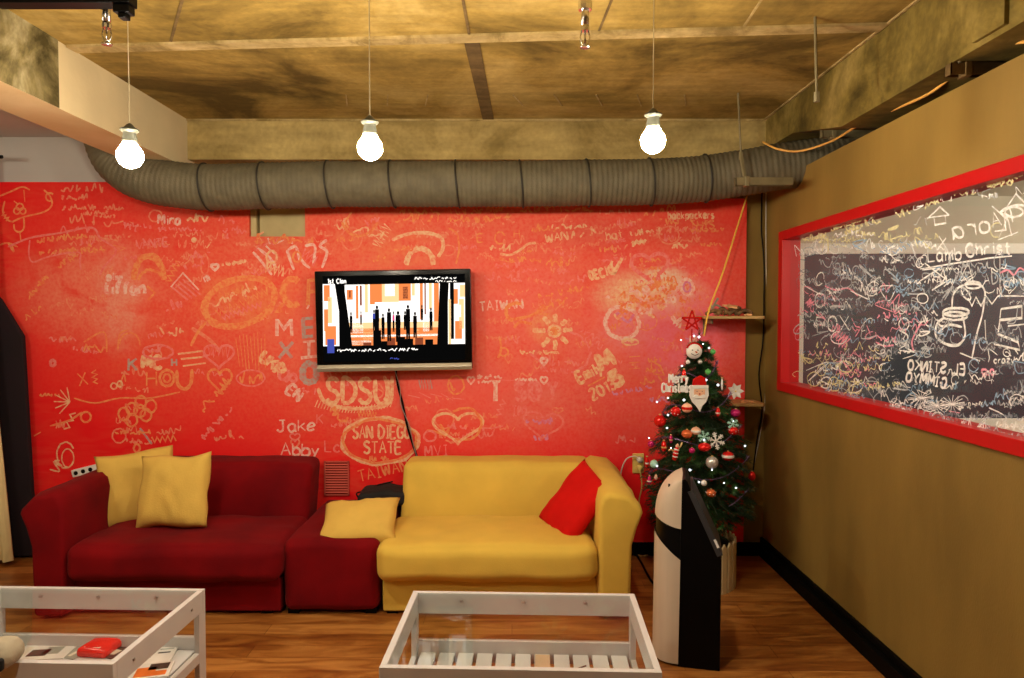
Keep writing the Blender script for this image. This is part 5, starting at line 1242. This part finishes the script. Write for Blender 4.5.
# santa face
y = ysurf(699, 396, .02); p = at(699, 396, y); k = y/FPX; t = thing('santa_face', 'flat Santa face with a long white beard and red hat', 'ornament', p)
def flatshape(pts, y0, y1, bev=.002):
    bm = bmesh.new(); prism(bm, [(a*k, -b*k) for a, b in pts], 'y', y0, y1, bev, 2); return bm
obj('beard', flatshape([(-9, -8), (9, -8), (9.5, -1), (7, 6), (3, 10), (1, 16), (-3, 10), (-7, 6), (-9.5, 0)], -.008, .008), OM['white'], t)
fc_ = obj('face', flatshape([(-5.5, -7), (5.5, -7), (5.5, -2), (2, 1), (-2, 1), (-5.5, -2)], -.013, -.007, .001), OM['skin'], t)
ht_ = obj('hat', flatshape([(-7, -8.5), (7.5, -8.5), (6.5, -18), (1, -21), (-6, -17)], -.007, .007), OM['red'], t)
obj('hat_trim', flatshape([(-9, -7.5), (9, -7.5), (9, -11), (-9, -11)], -.012, .009), OM['white'], ht_)
bm = bmesh.new()
for s in (-1, 1): lathe(bm, [(0, -.003), (.004, 0), (0, .003)], 8, (s*2.6*k, -.014, 5*k))
obj('eye', bm, OM['dark'], fc_)
bm = bmesh.new(); lathe(bm, [(0, -.005), (.006, 0), (0, .005)], 10, (0, -.015, 2.4*k)); obj('nose', bm, OM['red'], fc_, True)
obj('moustache', flatshape([(0, 0), (4, -2), (6.5, 1), (3, 2.4), (0, 1.5), (-3, 2.4), (-6.5, 1), (-4, -2)], -.016, -.008, .001), OM['white'], t)
# merry christmas sign
ys = ysurf(690, 388, .035); k = ys/FPX
t = thing('greeting_sign', 'white cut-out sign reading Merry Christmas on the tree', 'sign', at(680, 386, ys))
def word(txt, px, py, h, wsc=.9, ang=0):
    bm = bmesh.new(); gl, W = glyphs(txt, h, .95, .03, wsc, random.Random(1)); o0_ = Vector(t.location)
    for pl in gl:
        pts = [at(px + a, py - b + a*math.tan(R(ang)), ys) - o0_ for a, b in pl]
        tube(bm, pts if len(pts) < 3 else smooth_pts(pts, 4), 1.0*k, 6)
    return bm
obj('lettering', word('Merry', 669, 382.5, 8.5, .62), M['white_paint'], t); obj('lettering', word('Christmas', 662, 392, 8.5, .50), M['white_paint'], t)
# snowflakes
def flake(px, py, rpx, label, key='white'):
    y = ysurf(px, py, .015); p = at(px, py, y); r = rpx*y/FPX; t = thing('snowflake', label, 'ornament', p, rot=(0, .3, 0)); bm = bmesh.new()
    for q in range(6):
        a = pi*q/3; c, s = cos(a), sin(a); tube(bm, [(0, 0, 0), (r*c, 0, r*s)], r*.085, 6)
        for f in (.45, .7):
            for g_ in (-1, 1): b = a + g_*.9; tube(bm, [(r*f*c, 0, r*f*s), (r*f*c + r*.28*cos(b), 0, r*f*s + r*.28*sin(b))], r*.065, 5)
    obj('flake', bm, OM[key], t); bm = bmesh.new(); lathe(bm, [(0, -.004), (r*.16, 0), (0, .004)], 10); obj('centre', bm, OM['silver'], t)
flake(716, 441, 9, 'white glittering snowflake right of the tree centre'); flake(704, 437, 6.5, 'teal glittering snowflake left of the white one', 'teal'); flake(733, 424, 6, 'small teal snowflake at the right edge', 'teal')
# poinsettia at right
y = ysurf(735, 391, .0); p = at(735, 391, y); t = thing('white_poinsettia', 'white fabric flower at the upper right edge of tree', 'ornament', p)
bm = bmesh.new()
for q in range(7):
    a = 2*pi*q/7; v = Vector((cos(a), -.25, sin(a)))*.052; s = Vector((-sin(a), 0, cos(a)))*.016
    m1 = v*.5
    vs = [bm.verts.new((0, -.005, 0)), bm.verts.new(m1+s), bm.verts.new(v), bm.verts.new(m1-s), bm.verts.new(m1*1.0+Vector((0, .006, 0)))]
    bm.faces.new((vs[0], vs[1], vs[2], vs[3])); bm.faces.new((vs[0], vs[3], vs[4])); bm.faces.new((vs[0], vs[4], vs[1])); bm.faces.new((vs[2], vs[1], vs[4])); bm.faces.new((vs[3], vs[2], vs[4]))
obj('petals', bm, OM['white'], t); bm = bmesh.new(); lathe(bm, [(0, -.008), (.008, 0), (0, .006)], 8, (0, -.01, 0)); obj('centre', bm, OM['gold'], t)
# star topper
p = at(692, 321, TY-.05); t = thing('star_topper', 'red outlined star on the very tip of the tree', 'star', p); k = TY/FPX
bm = bmesh.new(); P5 = [Vector((10.5*k*sin(2*pi*q*2/5), 0, 10.5*k*cos(2*pi*q*2/5))) for q in range(6)]
for a, b in zip(P5, P5[1:]): tube(bm, [a, b], .0055, 6)
obj('star_frame', bm, OM['red'], t)
bm = bmesh.new(); tube(bm, [(0, 0, -8*k), (0, 0.005, -20*k)], .004, 6); obj('stem', bm, OM['red'], t)
# tinsel garland
M['tinsel'] = mat('purple_tinsel', (.10, .03, .12), .3, metal=.5, col2=(.30, .22, .40), scale=40)
gar = thing('tinsel_garland', 'dark purple tinsel garland winding around the tree', 'garland', (TX, TY, TZ0)); bm = bmesh.new()
gp = []
for q in range(260):
    f = q/259; z = .30+.78*f; a = -1.2 + f*2*pi*4.2; r = tree_r(z)*.93; gp.append(Vector((r*cos(a), r*sin(a), z - .03*sin(a*3))))
for a, b in zip(gp, gp[1:]): needles(bm, a, b, 7, .020, 0)
obj('tinsel', bm, M['tinsel'], gar); bm = bmesh.new(); tube(bm, gp, .002, 4); obj('cord', bm, M['tinsel'], gar)
# light string
M['led'] = emit_mat('white_led', (.85, .92, 1.0), .8)
ls = thing('light_string', 'string of tiny cold white lights around the tree', 'fairy lights', (TX, TY, TZ0))
pts = []
for px, py in ((699, 337), (703, 344), (681, 340), (694, 316+20), (706, 380), (718, 385), (684, 400), (657, 402), (668, 398), (704, 440), (671, 448), (649, 438), (667, 428), (724, 483), (736, 488), (699, 482), (712, 470), (733, 421), (745, 446), (657, 466), (682, 366), (709, 348), (690, 470), (668, 415)):
    y = ysurf(px, py, .012); p = at(px, py, y) - Vector((TX, TY, TZ0)); bm = bmesh.new(); r = .95*y/FPX*random.choice((1, 1, .7, 1.25)); lathe(bm, [(0, -r), (r*.8, -r*.4), (r, 0), (r*.8, r*.5), (0, r)], 10, p); obj('led_bulb', bm, M['led'], ls, True); pts.append(p)
bm = bmesh.new(); wp = []
for q in range(200):
    f = q/199; z = .2+1.0*f; a = f*2*pi*5.3; r = tree_r(z)*.9; wp.append(Vector((r*cos(a), r*sin(a), z)))
tube(bm, wp, .0018, 4); obj('wire', bm, mat('dark_wire', (.01, .03, .012), .6), ls)
for px, py, key, lb in ((688, 362, 'white', 'tiny white bead at the upper left of tree'), (700, 362, 'silver', 'tiny silver bead below the snowman face')):
    bauble(px, py, 2.2, key, lb)

# ------------------------------------------------------------------ small wall things
def outlet():
    plugs = []; p = at(638, 463, YB-.001); t = thing('wall_outlet', 'cream wall outlet with two plugs, right of the yellow sofa', 'outlet', p)
    bm = bmesh.new(); bx(bm, -.038, .038, -.014, 0, -.066, .066, .004); obj('plate', bm, M['outlet'], t)
    for z, m_ in ((.03, M['white_cable']), (-.025, M['outlet'])):
        bm = bmesh.new(); bm2 = bmesh.new(); tube(bm, [(0.005, -.014, z), (.005, -.05, z)], .02, 14); bm2.free(); pg_ = obj('plug', bm, m_, t, True); plugs.append(pg_)
    bm = bmesh.new(); tube(bm, smooth_pts([(0, -.045, .03), (-.03, -.05, .055), (-.085, -.045, .035), (-.115, -.03, -.04), (-.12, -.02, -.12)], 8), .0045, 6); obj('cord', bm, M['white_cable'], plugs[0], True)
    bm = bmesh.new(); tube(bm, smooth_pts([(.0, -.045, -.025), (.012, -.05, -.08), (.02, -.03, -.16), (.005, -.02, -.25), (.01, -.02, -.36)], 8), .0045, 6); obj('cord', bm, M['outlet'], plugs[1], True)
outlet()
p = at(87, 470, YB-.001); t = thing('power_strip', 'white socket strip on the wall behind the red sofa arm', 'power strip', (p.x, p.y, p.z), rot=(0, R(-14), 0))
bm = bmesh.new(); bx(bm, -.085, .12, -.035, 0, -.025, .025, .006); obj('body', bm, M['white_paint'], t)
bm = bmesh.new()
for x in (-.055, -.005, .045): tube(bm, [(x, -.034, 0), (x, -.037, 0)], .014, 14)
obj('socket', bm, M['black'], t)
# vent grille
p = at(337, 478, YB-.001); t = thing('vent_grille', 'small red louvred vent low on the wall above the armless seat', 'vent', p)
hw_, hh_ = .083, .115
bm = bmesh.new(); bx(bm, -hw_, hw_, -.008, 0, -hh_, hh_); obj('back_plate', bm, M['red_fab'], t)
bm = bmesh.new()
for a, b, c, d in ((-hw_, -hw_+.008, -hh_, hh_), (hw_-.008, hw_, -hh_, hh_), (-hw_, hw_, hh_-.008, hh_), (-hw_, hw_, -hh_, -hh_+.008)): bx(bm, a, b, -.014, -.001, c, d)
obj('frame', bm, M['vent_red'], t); bm = bmesh.new()
for q in range(12): z = -hh_+.018+q*.017; prism(bm, [(-.016, z), (-.008, z+.008), (-.006, z+.008), (-.014, z)], 'x', -hw_+.008, hw_-.008)
obj('louvre', bm, M['vent_red'], t)
# tv cable
cable('television_cable', 'black cables hanging from the television down behind the sofas', [at(396, 371, 4.61), at(398, 386, 4.63), at(403, 405, 4.635), at(407, 425, 4.635), at(413, 445, 4.635), at(417, 458, 4.63), at(418, 480, 4.62)], .0075, M['black'])
cable('grey_wire', 'thin grey wire twisted beside the television cables', [at(395, 371, 4.60), at(400, 388, 4.625), at(401, 405, 4.625), at(409, 425, 4.625), at(414, 447, 4.625), at(418, 460, 4.62)], .003, M['grey_metal'])
# floor cables right of sofa
cable('floor_cable', 'black cable lying on the floor behind the kiosk', [atz(px, py, .008) for px, py in ((632, 548), (640, 560), (648, 575), (655, 585), (668, 592))], .007, M['black'])
cable('floor_cable', 'beige cable loop on the floor right of the yellow sofa', [atz(px, py, .006) for px, py in ((630, 552), (642, 556), (652, 553), (660, 548))], .005, M['wood'])
# left edge: dark plum panel with slanted top and cream curtain
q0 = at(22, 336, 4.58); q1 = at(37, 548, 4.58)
t = thing('plum_panel', 'tall dark plum panel at the far left', 'screen', (q1.x, 4.58, 0))
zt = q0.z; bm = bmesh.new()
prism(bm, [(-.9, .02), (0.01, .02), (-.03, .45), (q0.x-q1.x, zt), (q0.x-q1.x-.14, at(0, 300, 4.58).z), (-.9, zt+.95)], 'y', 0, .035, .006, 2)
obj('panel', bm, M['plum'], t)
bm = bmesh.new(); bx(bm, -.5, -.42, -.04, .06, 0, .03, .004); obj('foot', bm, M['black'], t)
bm = bmesh.new(); bot = at(8, 560, 4.42)
cx0 = bot.x
pts = []
for k in range(30): pts.append((-.35 + k*.012, .018*sin(k*.9)))
rows = []
for zz, sh_ in ((2.6, -.13), (1.4, -.09), (.8, -.05), (.03, 0)):
    rows.append([bm.verts.new((a+sh_*1.2, b*(1.3 if zz < 1 else .8), zz)) for a, b in pts])
rows2 = [[bm.verts.new(v.co + Vector((0, .006, 0))) for v in r] for r in rows]
for RR, fl_ in ((rows, 0), (rows2, 1)):
    for a, b in zip(RR, RR[1:]):
        for k in range(29):
            q = (a[k], b[k], b[k+1], a[k+1]); bm.faces.new(q if not fl_ else q[::-1])
for k in range(3):
    bm.faces.new((rows[k][-1], rows[k+1][-1], rows2[k+1][-1], rows2[k][-1]))
t = thing('curtain', 'cream curtain hanging at the left edge of the picture', 'curtain', (cx0, 4.45, 0)); obj('fabric', bm, M['cream_cloth'], t, True)
bm = bmesh.new(); tube(bm, [(-.9, 0, 2.61), (.0, 0, 2.61)], .012, 8); obj('rail', bm, M['black'], t)
bpy.context.view_layer.update()
